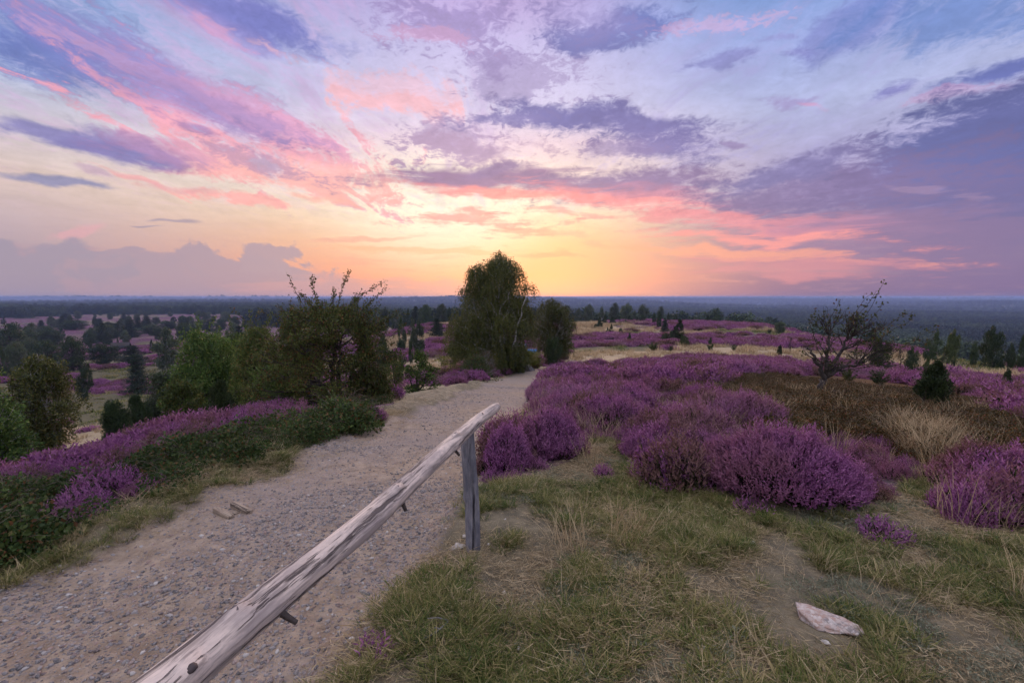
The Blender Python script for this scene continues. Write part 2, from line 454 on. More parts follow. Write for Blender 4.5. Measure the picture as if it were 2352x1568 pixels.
    # --- cumulus bank low on the left and the haze along the horizon
    C(185, 530, 70, 12, -8, (226, 160, 172), .6, 'b', 1.2)
    C(-150, 700, 560, 168, 5, (150, 139, 166), .93, 'b', .32, (1.0, .85))
    C(250, 700, 420, 136, 6, (160, 145, 168), .93, 'b', .34, (1.0, .84))
    C(560, 680, 330, 104, 8, (172, 147, 166), .93, 'b', .42, (1.0, .84))
    C(620, 596, 90, 36, 10, (178, 150, 166), .93, 'b', .6, (1.0, .8))
    C(900, 680, 380, 46, 2, (196, 150, 160), .8, 'h', .35, (1.0, .5))
    col = t.mix(t.rng(el, .005, -.06, 0, 1), col, lin((112, 108, 140)))
    col = t.node('ShaderNodeHueSaturation', {'Hue': .5, 'Saturation': .93, 'Value': t.m('MULTIPLY_ADD', t.m('MULTIPLY', nl, t.rng(el, .06, .2)), .55, 1.0), 'Color': col}).outputs[0]
    # unseen sky overhead and behind the camera: brightness added as fill for the ground
    nit = t.node('ShaderNodeTexSky', {'Vector': g}, sky_type='NISHITA', sun_disc=False, sun_elevation=SUN_EL, sun_rotation=SUN_AZ)
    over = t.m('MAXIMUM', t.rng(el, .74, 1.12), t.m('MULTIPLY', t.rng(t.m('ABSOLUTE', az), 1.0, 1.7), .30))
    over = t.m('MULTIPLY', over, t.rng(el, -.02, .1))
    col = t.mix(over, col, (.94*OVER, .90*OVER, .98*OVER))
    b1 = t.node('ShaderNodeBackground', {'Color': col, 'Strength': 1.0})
    b2 = t.node('ShaderNodeBackground', {'Color': nit.outputs[0], 'Strength': .012})
    ad = t.node('ShaderNodeAddShader', {0: b1.outputs[0], 1: b2.outputs[0]})
    out = t.node('ShaderNodeOutputWorld'); t.l.new(ad.outputs[0], out.inputs['Surface'])
    w.cycles.sampling_method = 'MANUAL'; w.cycles.sample_map_resolution = 512
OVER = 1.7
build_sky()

sun = bpy.data.objects.new('sun_lamp', bpy.data.lights.new('sun_lamp', 'SUN')); COL.objects.link(sun)
sun.data.energy = 2.0; sun.data.angle = math.radians(12); sun.data.color = (1.0, .62, .40)
_sd = Vector((math.sin(SUN_AZ)*math.cos(SUN_EL*1.6), math.cos(SUN_AZ)*math.cos(SUN_EL*1.6), math.sin(SUN_EL*1.6)))
sun.rotation_euler = _sd.to_track_quat('Z', 'Y').to_euler()

cd = bpy.data.cameras.new('camera'); cam = bpy.data.objects.new('camera', cd); COL.objects.link(cam)
cd.sensor_width = 36; cd.lens = 36*F_PX/2352; cd.clip_start = .05; cd.clip_end = 90000
cam.location = (0, 0, EYE); cam.rotation_euler = (PI/2-PITCH, 0, 0); SC.camera = cam
SC.view_settings.view_transform = 'Standard'; SC.view_settings.look = 'None'; SC.view_settings.gamma = 1; SC.view_settings.exposure = EXPO
SC.render.engine = 'CYCLES'
SC.cycles.use_denoising = True; SC.cycles.use_adaptive_sampling = True; SC.cycles.adaptive_threshold = .03; SC.cycles.adaptive_min_samples = 16
SC.cycles.max_bounces = 6; SC.cycles.transparent_max_bounces = 8; SC.cycles.diffuse_bounces = 3; SC.cycles.glossy_bounces = 2; SC.cycles.volume_bounces = 0
# ---------------------------------------------------------------- what covers the ground, by place
POLY = {
 'heath': [[(1108, 1112), (1118, 1050), (1180, 985), (1240, 925), (1243, 868), (1290, 842), (1420, 838), (1600, 824), (1900, 832), (2352, 886), (2352, 948), (2180, 898), (2050, 878), (1900, 862), (1700, 862), (1600, 905), (1680, 945), (1750, 1005), (1860, 1030), (1905, 1005), (2040, 1030), (2080, 1065), (2055, 1115), (1985, 1165), (1850, 1160), (1720, 1130), (1600, 1128), (1600, 1060), (1590, 1005), (1520, 1003), (1400, 1015), (1340, 1020), (1320, 1052), (1200, 1098)],
           [(2200, 1085), (2270, 1055), (2352, 1045), (2352, 1180), (2240, 1150), (2190, 1110)],
           [(2180, 1150), (2320, 1150), (2330, 1215), (2230, 1210)],
           [(1440, 1012), (1530, 1003), (1570, 1050), (1500, 1062), (1440, 1050)],
           [(1510, 1052), (1545, 1050), (1575, 1120), (1520, 1120)]],
 'brown': [           [(1585, 880), (1700, 860), (1900, 862), (2050, 878), (2180, 898), (2352, 948), (2352, 1050), (2270, 1055), (2200, 1085), (2090, 1062), (2040, 1030), (1905, 1005), (1860, 1030), (1750, 1005), (1680, 945), (1600, 905)]],
 'straw': [[(1290, 812), (1500, 806), (1700, 802), (1960, 812), (1980, 826), (1740, 822), (1560, 828), (1400, 846), (1285, 846)],
           [(1306, 728), (1400, 742), (1440, 758), (1400, 772), (1306, 770)], [(1540, 794), (1840, 800), (1830, 806), (1560, 803)],
           [(2060, 856), (2352, 858), (2352, 892), (2240, 884), (2120, 878)], [(2330, 792), (2352, 792), (2352, 812), (2200, 806)],
           [(150, 1010), (240, 985), (350, 965), (330, 1000), (190, 1060), (120, 1085)], [(920, 905), (960, 890), (1030, 880), (1060, 895), (1000, 925), (930, 945)],
           [(2000, 985), (2150, 985), (2230, 1050), (2160, 1100), (2080, 1050)],
           [(880, 775), (960, 770), (1010, 768), (1010, 780), (930, 800), (880, 800)], [(930, 822), (1020, 825), (1020, 838), (930, 838)]],
 'green': [[(1290, 800), (1500, 795), (1500, 806), (1290, 812)], [(1745, 862), (1800, 862), (1830, 870), (1750, 872)], [(1640, 757), (1760, 762), (1850, 768), (1840, 774), (1660, 764)],
           [(100, 905), (350, 905), (420, 960), (340, 985), (120, 975)], [(2100, 806), (2352, 822), (2352, 862), (2150, 852)]],
 'bramble': [[(235, 1120), (290, 1088), (420, 1064), (560, 1018), (700, 988), (900, 936), (925, 945), (850, 985), (720, 1025), (600, 1060), (540, 1080), (420, 1118), (300, 1128)],
             [(-80, 1160), (120, 1125), (250, 1095), (310, 1122), (222, 1150), (225, 1180), (100, 1250), (-80, 1320)]],
}
def cover(x, y):
    """weights of heather, bilberry, straw, green grass, bramble and bare path for world points"""
    x = np.asarray(x, float); y = np.asarray(y, float)
    z = H(x, y); r = np.hypot(x, y); th = np.degrees(np.arctan2(x, y))
    s = np.clip(r*.09, .15, 9)
    wx = x+(fbm(x/s*1.0, y/s, 61, 4)-.5)*s*.55; wy = y+(fbm(x/s+9, y/s+5, 67, 4)-.5)*s*.55
    px, py = proj(wx, wy, z)
    front = (y > .3) & (np.abs(px-1176) < 1400)
    d = path_d(x, y)+(fbm(x*1.6, y*1.6, 71, 3)-.5)*.5
    path = 1-smooth(-.12, .1, d)
    out = {k: np.zeros(x.shape) for k in ('heath', 'brown', 'straw', 'green', 'bramble')}
    for k, ps in POLY.items():
        for p in ps:
            out[k] = np.maximum(out[k], (inpoly(px, py, p) & front).astype(float))
    near = r < 14
    # defaults: near right = grass; elsewhere heath broken by straw and green
    n1 = fbm(x/34, y/34, 81, 4); n2 = fbm(x/11+3, y/11, 83, 4); n3 = fbm(x/70, y/26, 87, 4)
    right = x > np.interp(y, PATH[:, 1], PATH[:, 0])
    any_ = sum(out[k] for k in out) > 0
    far = r > 11
    dflt_grass = (right & ~far) | ((~right) & (d < .55)) | (y < .5)
    hz = smooth(.36, .46, n1*.5+n2*.5)
    gz = smooth(.56, .62, fbm(x/55+7, y/30, 91, 4))
    sz = smooth(.50, .57, n3)
    o = ~any_
    lf = smooth(-10, -25, th)*smooth(60, 120, r); hz = np.maximum(hz, lf*smooth(.28, .38, n1*.5+n2*.5)); sz = sz*(1-.6*lf)
    heath_d = np.where(dflt_grass, 0, hz*(1-gz)*(1-sz*.85)); 
    out['heath'] = np.where(o, heath_d, out['heath']); 
    out['green'] = np.where(o, np.where(dflt_grass, .5, gz*.9+(1-hz)*.3), out['green'])
    out['straw'] = np.where(o, np.where(dflt_grass, .5, np.maximum(sz*(1-gz), (1-hz)*.6)), out['straw'])
    tr = np.minimum(*[seg_d(x, y, T) for T in TRACKS]) if len(TRACKS) > 1 else seg_d(x, y, TRACKS[0])
    tw = 1-smooth(1.2, 2.2, tr)
    out['track'] = tw
    # open forest floor on the plain
    out['wood'] = smooth(-.04, .04, wood_field(x, y))
    for k in ('heath', 'brown', 'straw', 'green', 'bramble'): out[k] = out[k]*(1-path)*(1-tw)
    out['path'] = path
    return out

def seg_d(x, y, T):
    b = np.full(x.shape, 1e9)
    for k in range(len(T)-1):
        a = T[k]; ab = T[k+1]-a; t = np.clip(((x-a[0])*ab[0]+(y-a[1])*ab[1])/max((ab**2).sum(), 1e-6), 0, 1)
        b = np.minimum(b, np.hypot(x-a[0]-t*ab[0], y-a[1]-t*ab[1]))
    return b
def _tr(pts): return np.array([at(*p)[:2] for p in pts])
TRACKS = [_tr([(-60, 846), (60, 842), (180, 834), (290, 832), (400, 838)]), _tr([(620, 770), (700, 790), (760, 770)])]

WR = [(-62, 640), (-45, 640), (-38, 560), (-33, 520), (-28, 430), (-20, 330), (-12, 300), (-9, 260), (3, 235), (15, 245), (27, 290), (32, 270), (36, 250), (41, 235), (46, 235), (62, 235)]
def wood_field(x, y):
    """> 0 where the closed forest stands"""
    r = np.hypot(x, y); th = np.degrees(np.arctan2(x, y))
    r0 = np.interp(th, [a for a, _ in WR], [b for _, b in WR])
    e = (r-r0)/r0
    w = e+(fbm(x/120, y/120, 101, 4)-.5)*.5
    left = smooth(-26, -34, th)
    gl = fbm(x/230+3, y/130, 107, 3)                     # heath clearings beyond the left valley
    clear = left*smooth(.46, .56, gl)*(1-smooth(1500, 2300, r))
    return np.minimum(w, .5)-clear*1.2

def build_ground():
    rr = np.concatenate([np.geomspace(.35, 30, 430), np.geomspace(30.4, 400, 170), np.geomspace(404, 60000, 130)])
    aa = np.concatenate([np.linspace(-180, -58, 40, endpoint=False), np.linspace(-58, 58, 760, endpoint=False), np.linspace(58, 180, 40, endpoint=False)])
    A, R = np.meshgrid(np.radians(aa), rr)
    X = (R*np.sin(A)).ravel(); Y = (R*np.cos(A)).ravel(); Z = H(X, Y)
    n, k = len(aa), len(rr)
    i = (np.arange(k-1)[:, None]*n+np.arange(n)[None]).ravel(); j = (np.arange(k-1)[:, None]*n+((np.arange(n)+1) % n)[None]).ravel()
    mb = MB(); V = np.stack([X, Y, Z], 1); V = np.vstack([V, [0, 0, h1(0, .001)]])
    mb.add(V, np.stack([i, i+n, j+n, j], 1))
    c = len(V)-1; q = np.arange(n); mb.Q.append(np.stack([q, (q+1) % n, np.full(n, c)], 1))
    o = mb.build('ground', M['ground'], smooth_=True); tag(o, kind='structure')
    cv = cover(X, Y); me = o.data
    cols = np.zeros((len(V), 4), np.float32); cols2 = np.zeros((len(V), 4), np.float32)
    for q, nm in enumerate(('heath', 'brown', 'straw')): cols[:-1, q] = cv[nm]
    cols[:-1, 3] = cv['green']
    for q, nm in enumerate(('path', 'wood', 'track')): cols2[:-1, q] = cv[nm]
    cols2[:-1, 3] = cv['bramble']
    for nm, c_ in (('cov_a', cols), ('cov_b', cols2)):
        a = me.attributes.new(nm, 'FLOAT_COLOR', 'POINT'); a.data.foreach_set('color', c_.ravel())
    me.update(); return o

# ---------------------------------------------------------------- materials
M = {}
def mats():
    # ground
    m, t = material('ground_soil'); M['ground'] = m
    pos = t.node('ShaderNodeNewGeometry').outputs['Position']
    def sp(nm):
        a = t.node('ShaderNodeAttribute', attribute_name=nm); s = t.node('ShaderNodeSeparateColor', {0: a.outputs['Color']})
        return s.outputs[0], s.outputs[1], s.outputs[2], a.outputs['Alpha']
    he, br, st, gr = sp('cov_a'); pa, wo, tk, bb = sp('cov_b')
    n_f = t.noise(pos, 60, 5, .7); n_m = t.noise(pos, 7, 6, .65); n_l = t.noise(pos, .6, 6, .62); n_x = t.noise(pos, .12, 6, .65)
    soil = t.mix(t.rng(n_m, .35, .65), (.085, .07, .06), (.22, .175, .145))
    soil = t.mix(t.rng(n_f, .42, .6, 0, .7), soil, (.075, .07, .05))
    n_t = t.noise(t.scalev(pos, 1, 1, .2), 190, 4, .75); soil = t.mix(t.rng(n_t, .52, .66, 0, .8), soil, (.36, .30, .22)); soil = t.mix(t.rng(n_t, .46, .36, 0, .8), soil, (.045, .04, .03))
    grass = t.mix(t.rng(n_m, .35, .62), (.06, .07, .022), (.12, .105, .045))
    straw = t.mix(t.rng(n_m, .35, .65), (.24, .19, .12), (.46, .36, .24))
    straw = t.mix(t.rng(n_l, .45, .65, 0, .5), straw, (.20, .15, .09))
    hn = t.noise(t.scalev(pos, 1, 1, .3), 2.2, 7, .75)
    heath = t.mix(t.rng(hn, .38, .62), (.04, .03, .034), (.24, .095, .19))
    heath = t.mix(t.rng(n_x, .44, .60, 0, .55), heath, (.10, .06, .06))
    heath = t.mix(t.rng(n_l, .55, .75, 0, .5), heath, (.24, .17, .12))
    brown = t.mix(t.rng(n_m, .35, .65), (.05, .028, .014), (.12, .065, .03))
    # path: pale sand with bands of grey gravel
    vor = t.node('ShaderNodeTexVoronoi', {'Vector': pos, 'Scale': 42.0, 'Randomness': 1.0})
    vcol = t.node('ShaderNodeSeparateColor', {0: vor.outputs['Color']}).outputs[0]
    sand = t.mix(t.rng(n_m, .3, .7), (.25, .18, .13), (.42, .32, .24))
    sand = t.mix(t.rng(n_l, .42, .62, 0, .6), sand, (.30, .235, .20))
    pebble = t.ramp(vcol, [(0, (.17, .16, .18)), (.5, (.30, .27, .28)), (.8, (.40, .32, .28)), (1, (.16, .15, .19))])
    grav = t.m('MULTIPLY', t.rng(n_l, .34, .55), t.rng(vor.outputs['Distance'], .55, .25))
    pathc = t.mix(t.m('MULTIPLY', grav, .8), sand, pebble)
    col = soil
    col = t.mix(t.m('MULTIPLY', gr, t.rng(n_m, .38, .6, .25, .9)), col, grass)
    fr = t.v('LENGTH', pos)
    col = t.mix(t.m('MULTIPLY', st, t.rng(fr, 7, 20, .45, 1)), col, straw)
    col = t.mix(t.m('MULTIPLY', he, t.rng(fr, 6, 18, .75, 1)), col, heath)
    col = t.mix(br, col, brown)
    col = t.mix(t.m('MULTIPLY', wo, .95), col, (.035, .04, .022))
    col = t.mix(t.m('MULTIPLY', bb, .8), col, (.05, .045, .025))
    col = t.mix(tk, col, (.42, .36, .27))
    col = t.mix(pa, col, pathc)
    hsum = t.m('ADD', t.m('ADD', t.m('MULTIPLY', n_f, .4), t.m('MULTIPLY', n_t, .12)), n_m)
    b1 = bump(t, hsum, .8, .03)
    b2 = bump(t, t.m('MULTIPLY', vor.outputs['Distance'], t.m('MULTIPLY', pa, -1.0)), .9, .012, b1)
    b3 = bump(t, t.m('MULTIPLY', hn, t.m('MULTIPLY', he, t.rng(fr, 14, 40))), 1.0, .5, b2)
    finish(t, col, .95, b3, spec=.1)

    def leafmat(nm, c1, c2, c3=None, tr=.25, rough=.6, wscale=.35, tips=None, woody=(.09, .065, .045), broad=None):
        m, t = material(nm); M[nm] = m
        g = t.node('ShaderNodeNewGeometry'); rp = g.outputs['Random Per Island']
        n = t.noise(g.outputs['Position'], wscale, 3, .6)
        oi = t.node('ShaderNodeObjectInfo').outputs['Random']
        c = t.mix(t.rng(t.m('ADD', t.m('MULTIPLY', rp, .55), t.m('MULTIPLY', n, .7)), .35, .95), c1, c2)
        if c3: c = t.mix(t.rng(rp, .82, .95), c, c3)
        if broad: c = t.mix(t.rng(t.noise(g.outputs['Position'], .007, 5, .65), .42, .58), c, broad)
        ti = t.attr('tint')
        c = t.mix(t.rng(ti, .42, .3), c, woody)
        if tips: c = t.mix(t.rng(ti, .7, .8), c, t.mix(rp, tips[0], tips[1]))
        c = t.node('ShaderNodeHueSaturation', {'Hue': .5, 'Saturation': 1.0, 'Value': t.m('MULTIPLY_ADD', oi, .6, .7), 'Color': c}).outputs[0]
        finish(t, c, rough, None, tr)
    leafmat('leaf_olive', (.045, .068, .018), (.11, .14, .03), (.16, .11, .03))
    leafmat('leaf_hawthorn', (.045, .062, .016), (.12, .135, .03), (.16, .07, .03))
    leafmat('leaf_green', (.045, .085, .02), (.11, .17, .036), (.15, .17, .04))
    leafmat('leaf_yellow', (.10, .12, .022), (.20, .20, .04))
    leafmat('leaf_birch', (.05, .062, .018), (.11, .118, .03), (.15, .13, .04))
    leafmat('leaf_birch_pale', (.075, .09, .028), (.16, .17, .05), (.2, .16, .05))
    leafmat('leaf_grey', (.05, .072, .04), (.10, .125, .065))
    leafmat('leaf_dark', (.027, .048, .022), (.062, .09, .035), tr=.15)
    leafmat('leaf_juniper', (.026, .045, .017), (.075, .10, .032), tr=.1)
    leafmat('leaf_pine', (.018, .032, .022), (.042, .062, .034), tr=.1)
    leafmat('leaf_reddish', (.06, .05, .02), (.12, .08, .03), (.17, .06, .03))
    leafmat('leaf_bramble', (.03, .055, .016), (.085, .12, .03), (.15, .07, .03), woody=(.16, .12, .10))
    leafmat('leaf_bilberry', (.05, .042, .013), (.13, .065, .02), (.17, .05, .018), tr=.15, wscale=1.2)
    leafmat('forest_leaf', (.022, .042, .024), (.08, .115, .05), tr=.1, wscale=.05, broad=(.014, .028, .022))
    leafmat('heather_bloom', (.03, .034, .014), (.06, .055, .02), tr=.15, tips=((.27, .055, .29), (.40, .15, .42)), woody=(.05, .03, .02))
    m, t = material('heather_mix'); M['heather_mix'] = m
    g = t.node('ShaderNodeNewGeometry'); rp = g.outputs['Random Per Island']; P = g.outputs['Position']
    oi = t.node('ShaderNodeObjectInfo').outputs['Random']
    n = t.noise(P, .9, 4, .6); nn = t.noise(P, .16, 4, .6)
    fl = t.mix(rp, (.16, .038, .14), (.40, .16, .33))
    fl = t.mix(t.rng(t.m('ADD', n, t.m('MULTIPLY', oi, .25)), .5, .75, 0, .75), fl, (.27, .115, .15))     # older, pinker heads
    fl = t.mix(t.rng(oi, .62, .80, 0, .85), fl, (.15, .085, .06))               # gone over to brown
    fl = t.mix(t.rng(nn, .5, .65, 0, .35), fl, (.38, .22, .31))
    ti = t.attr('tint')
    c = t.mix(t.rng(ti, .42, .3), t.mix(rp, (.016, .02, .009), (.055, .05, .02)), (.035, .022, .016))
    c = t.mix(t.rng(ti, .7, .8), c, fl)
    finish(t, c, .8, None, .2)
    # grass
    def grassmat(nm, stops):
        m, t = material(nm); M[nm] = m
        g = t.node('ShaderNodeNewGeometry'); n = t.noise(g.outputs['Position'], 1.5, 4, .6)
        oi = t.node('ShaderNodeObjectInfo').outputs['Random']
        f = t.m('ADD', t.m('MULTIPLY', t.attr('tint'), .5), t.m('ADD', t.m('MULTIPLY', n, .45), t.m('MULTIPLY', oi, .3)))
        finish(t, t.ramp(f, stops), .65, None, .25)
    grassmat('grass_green', [(.2, (.03, .055, .013)), (.5, (.085, .12, .026)), (.72, (.20, .18, .055)), (.95, (.46, .36, .19))])
    grassmat('grass_dry', [(.2, (.18, .13, .07)), (.5, (.34, .25, .14)), (.8, (.50, .39, .24))])
    grassmat('moss', [(.2, (.10, .13, .08)), (.5, (.18, .20, .13)), (.8, (.28, .27, .19))])
    # stones
    m, t = material('gravel_stone'); M['stone'] = m
    g = t.node('ShaderNodeNewGeometry'); oi = t.node('ShaderNodeObjectInfo').outputs['Random']
    c = t.ramp(oi, [(0, (.06, .058, .065)), (.25, (.15, .135, .14)), (.45, (.26, .235, .23)), (.6, (.12, .095, .10)), (.78, (.30, .20, .165)), (.9, (.10, .09, .10)), (1, (.50, .46, .43))])
    c = t.mix(t.rng(t.noise(g.outputs['Position'], 90, 4, .7), .4, .65, 0, .5), c, (.42, .37, .34))
    finish(t, c, .8, bump(t, t.noise(g.outputs['Position'], 120, 4, .6), .4, .004))
    m, t = material('granite'); M['granite'] = m
    tc = t.node('ShaderNodeTexCoord').outputs['Object']
    n = t.noise(tc, 28, 6, .75); v = t.node('ShaderNodeTexVoronoi', {'Vector': tc, 'Scale': 60.0}).outputs['Color']
    vs = t.node('ShaderNodeSeparateColor', {0: v}).outputs[0]
    c = t.mix(t.rng(n, .42, .58), (.42, .28, .23), (.50, .41, .37))
    c = t.mix(t.rng(t.noise(t.scalev(tc, 1, 2.2, 1), 11, 6, .8), .52, .6, 0, .75), c, (.19, .17, .17))
    c = t.mix(t.m('MULTIPLY', t.rng(vs, .7, .9), .6), c, (.65, .58, .54))
    finish(t, c, .85, bump(t, n, .9, .012))
    m, t = material('pale_stone'); M['pale_stone'] = m
    tc = t.node('ShaderNodeTexCoord').outputs['Object']; n = t.noise(tc, 30, 5, .7)
    finish(t, t.mix(t.rng(n, .35, .65), (.42, .37, .33), (.66, .60, .55)), .8, bump(t, n, .5, .006))
    m, t = material('dark_stone'); M['dark_stone'] = m
    tc = t.node('ShaderNodeTexCoord').outputs['Object']; n = t.noise(tc, 8, 5, .7)
    finish(t, t.mix(t.rng(n, .35, .65), (.06, .055, .06), (.16, .14, .15)), .85, bump(t, n, .6, .03))
    # wood of the rail: split, debarked, weathered; grain runs along local X
    for nm, ca, cb, cc in (('rail_wood', (.70, .56, .48), (.42, .34, .31), (.06, .045, .045)), ('post_wood', (.11, .11, .135), (.25, .235, .25), (.022, .02, .026)),
                           ('knot_wood', (.06, .045, .045), (.14, .11, .11), (.03, .02, .02)), ('board_wood', (.26, .19, .14), (.36, .28, .21), (.08, .06, .05))):
        m, t = material(nm); M[nm] = m
        tc = t.node('ShaderNodeTexCoord').outputs['Object']
        wv = t.v('ADD', tc, t.v('MULTIPLY', t.comb(0, c0_(t, t.noise(tc, 3, 3)), c0_(t, t.noise(t.v('ADD', tc, (4, 4, 4)), 3, 3))), (1, .05, .05)))
        g1 = t.noise(t.scalev(wv, 1.4, 42, 42), 1.6, 6, .6); g2 = t.noise(t.scalev(wv, .7, 17, 17), 1.5, 5, .65); g3 = t.noise(t.scalev(wv, 4, 11, 11), 1, 6, .7)
        c = t.mix(t.rng(g3, .38, .62), ca, cb)
        c = t.mix(t.rng(g1, .46, .62, 0, .75), c, tuple(.5*q for q in cb))
        cr = t.rng(g2, .57, .62)
        c = t.mix(t.m('MULTIPLY', cr, .85), c, cc)
        b = bump(t, t.m('SUBTRACT', t.m('MULTIPLY', g1, .6), t.m('MULTIPLY', cr, 1.3)), .9, .006)
        finish(t, c, .75, b, spec=.25)
    m, t = material('end_grain'); M['end_grain'] = m
    tc = t.node('ShaderNodeTexCoord').outputs['Object']
    finish(t, t.mix(t.rng(t.noise(tc, 40, 4), .4, .6), (.55, .40, .32), (.66, .50, .42)), .8)
    def simple(nm, c1, c2, sc, rough=.85, strength=.5):
        m, t = material(nm); M[nm] = m
        tc = t.node('ShaderNodeTexCoord').outputs['Object']; n = t.noise(tc, sc, 5, .65)
        finish(t, t.mix(t.rng(n, .4, .6), c1, c2), rough, bump(t, n, strength, .01))
    simple('bark_dark', (.03, .024, .02), (.075, .06, .055), 14)
    simple('bark_grey', (.12, .11, .11), (.24, .22, .22), 10)
    simple('dead_wood', (.20, .18, .17), (.36, .32, .31), 20)
    m, t = material('bark_birch'); M['bark_birch'] = m
    tc = t.node('ShaderNodeTexCoord').outputs['Object']; n = t.noise(t.scalev(tc, 2, 2, 9), 2.5, 5, .7)
    finish(t, t.mix(t.rng(n, .50, .58), (.52, .49, .47), (.07, .06, .055)), .8)
    simple('hut_wall', (.035, .025, .02), (.07, .05, .04), 4)
    simple('hut_roof', (.03, .03, .033), (.05, .048, .05), 3)
    simple('sign_white', (.62, .62, .62), (.72, .72, .72), 4, .5, .1)
    simple('sign_blue', (.06, .16, .34), (.08, .2, .4), 4, .5, .1)
def c0_(t, s): return t.m('SUBTRACT', s, .5)
# ---------------------------------------------------------------- vegetation shapes
def bez(a, b, c, n):
    t = np.linspace(0, 1, n)[:, None]; return (1-t)**2*a+2*t*(1-t)*b+t*t*c

def profile_clumps(rs, prof, Hh, n, depth=1.0, rel=.16, zmin=0.0):
    """clump centres filling an outline given as (height fraction, left, right) in metres"""
    pr = np.array(prof, float); out = []; k = 0
    while len(out) < n and k < n*60:
        k += 1
        h = rs.uniform(max(pr[0, 0], zmin), pr[-1, 0]); l = np.interp(h, pr[:, 0], pr[:, 1]); r = np.interp(h, pr[:, 0], pr[:, 2])
        w = (r-l)/2; cx = (l+r)/2
        if rs.random() > w/np.max((pr[:, 2]-pr[:, 1])/2)+.12: continue
        ph = rs.uniform(0, 2*PI); q = rs.random()**.42
        cr = max(rel*Hh*rs.uniform(.6, 1.15)*min(1, .35+w/ (Hh*.3)), .04*Hh)
        we = max(w-cr*.75, 0)
        out.append((cx+math.cos(ph)*q*we, math.sin(ph)*q*we*depth, h*Hh-(cr*.4 if h > .9 else 0), cr))
    return out

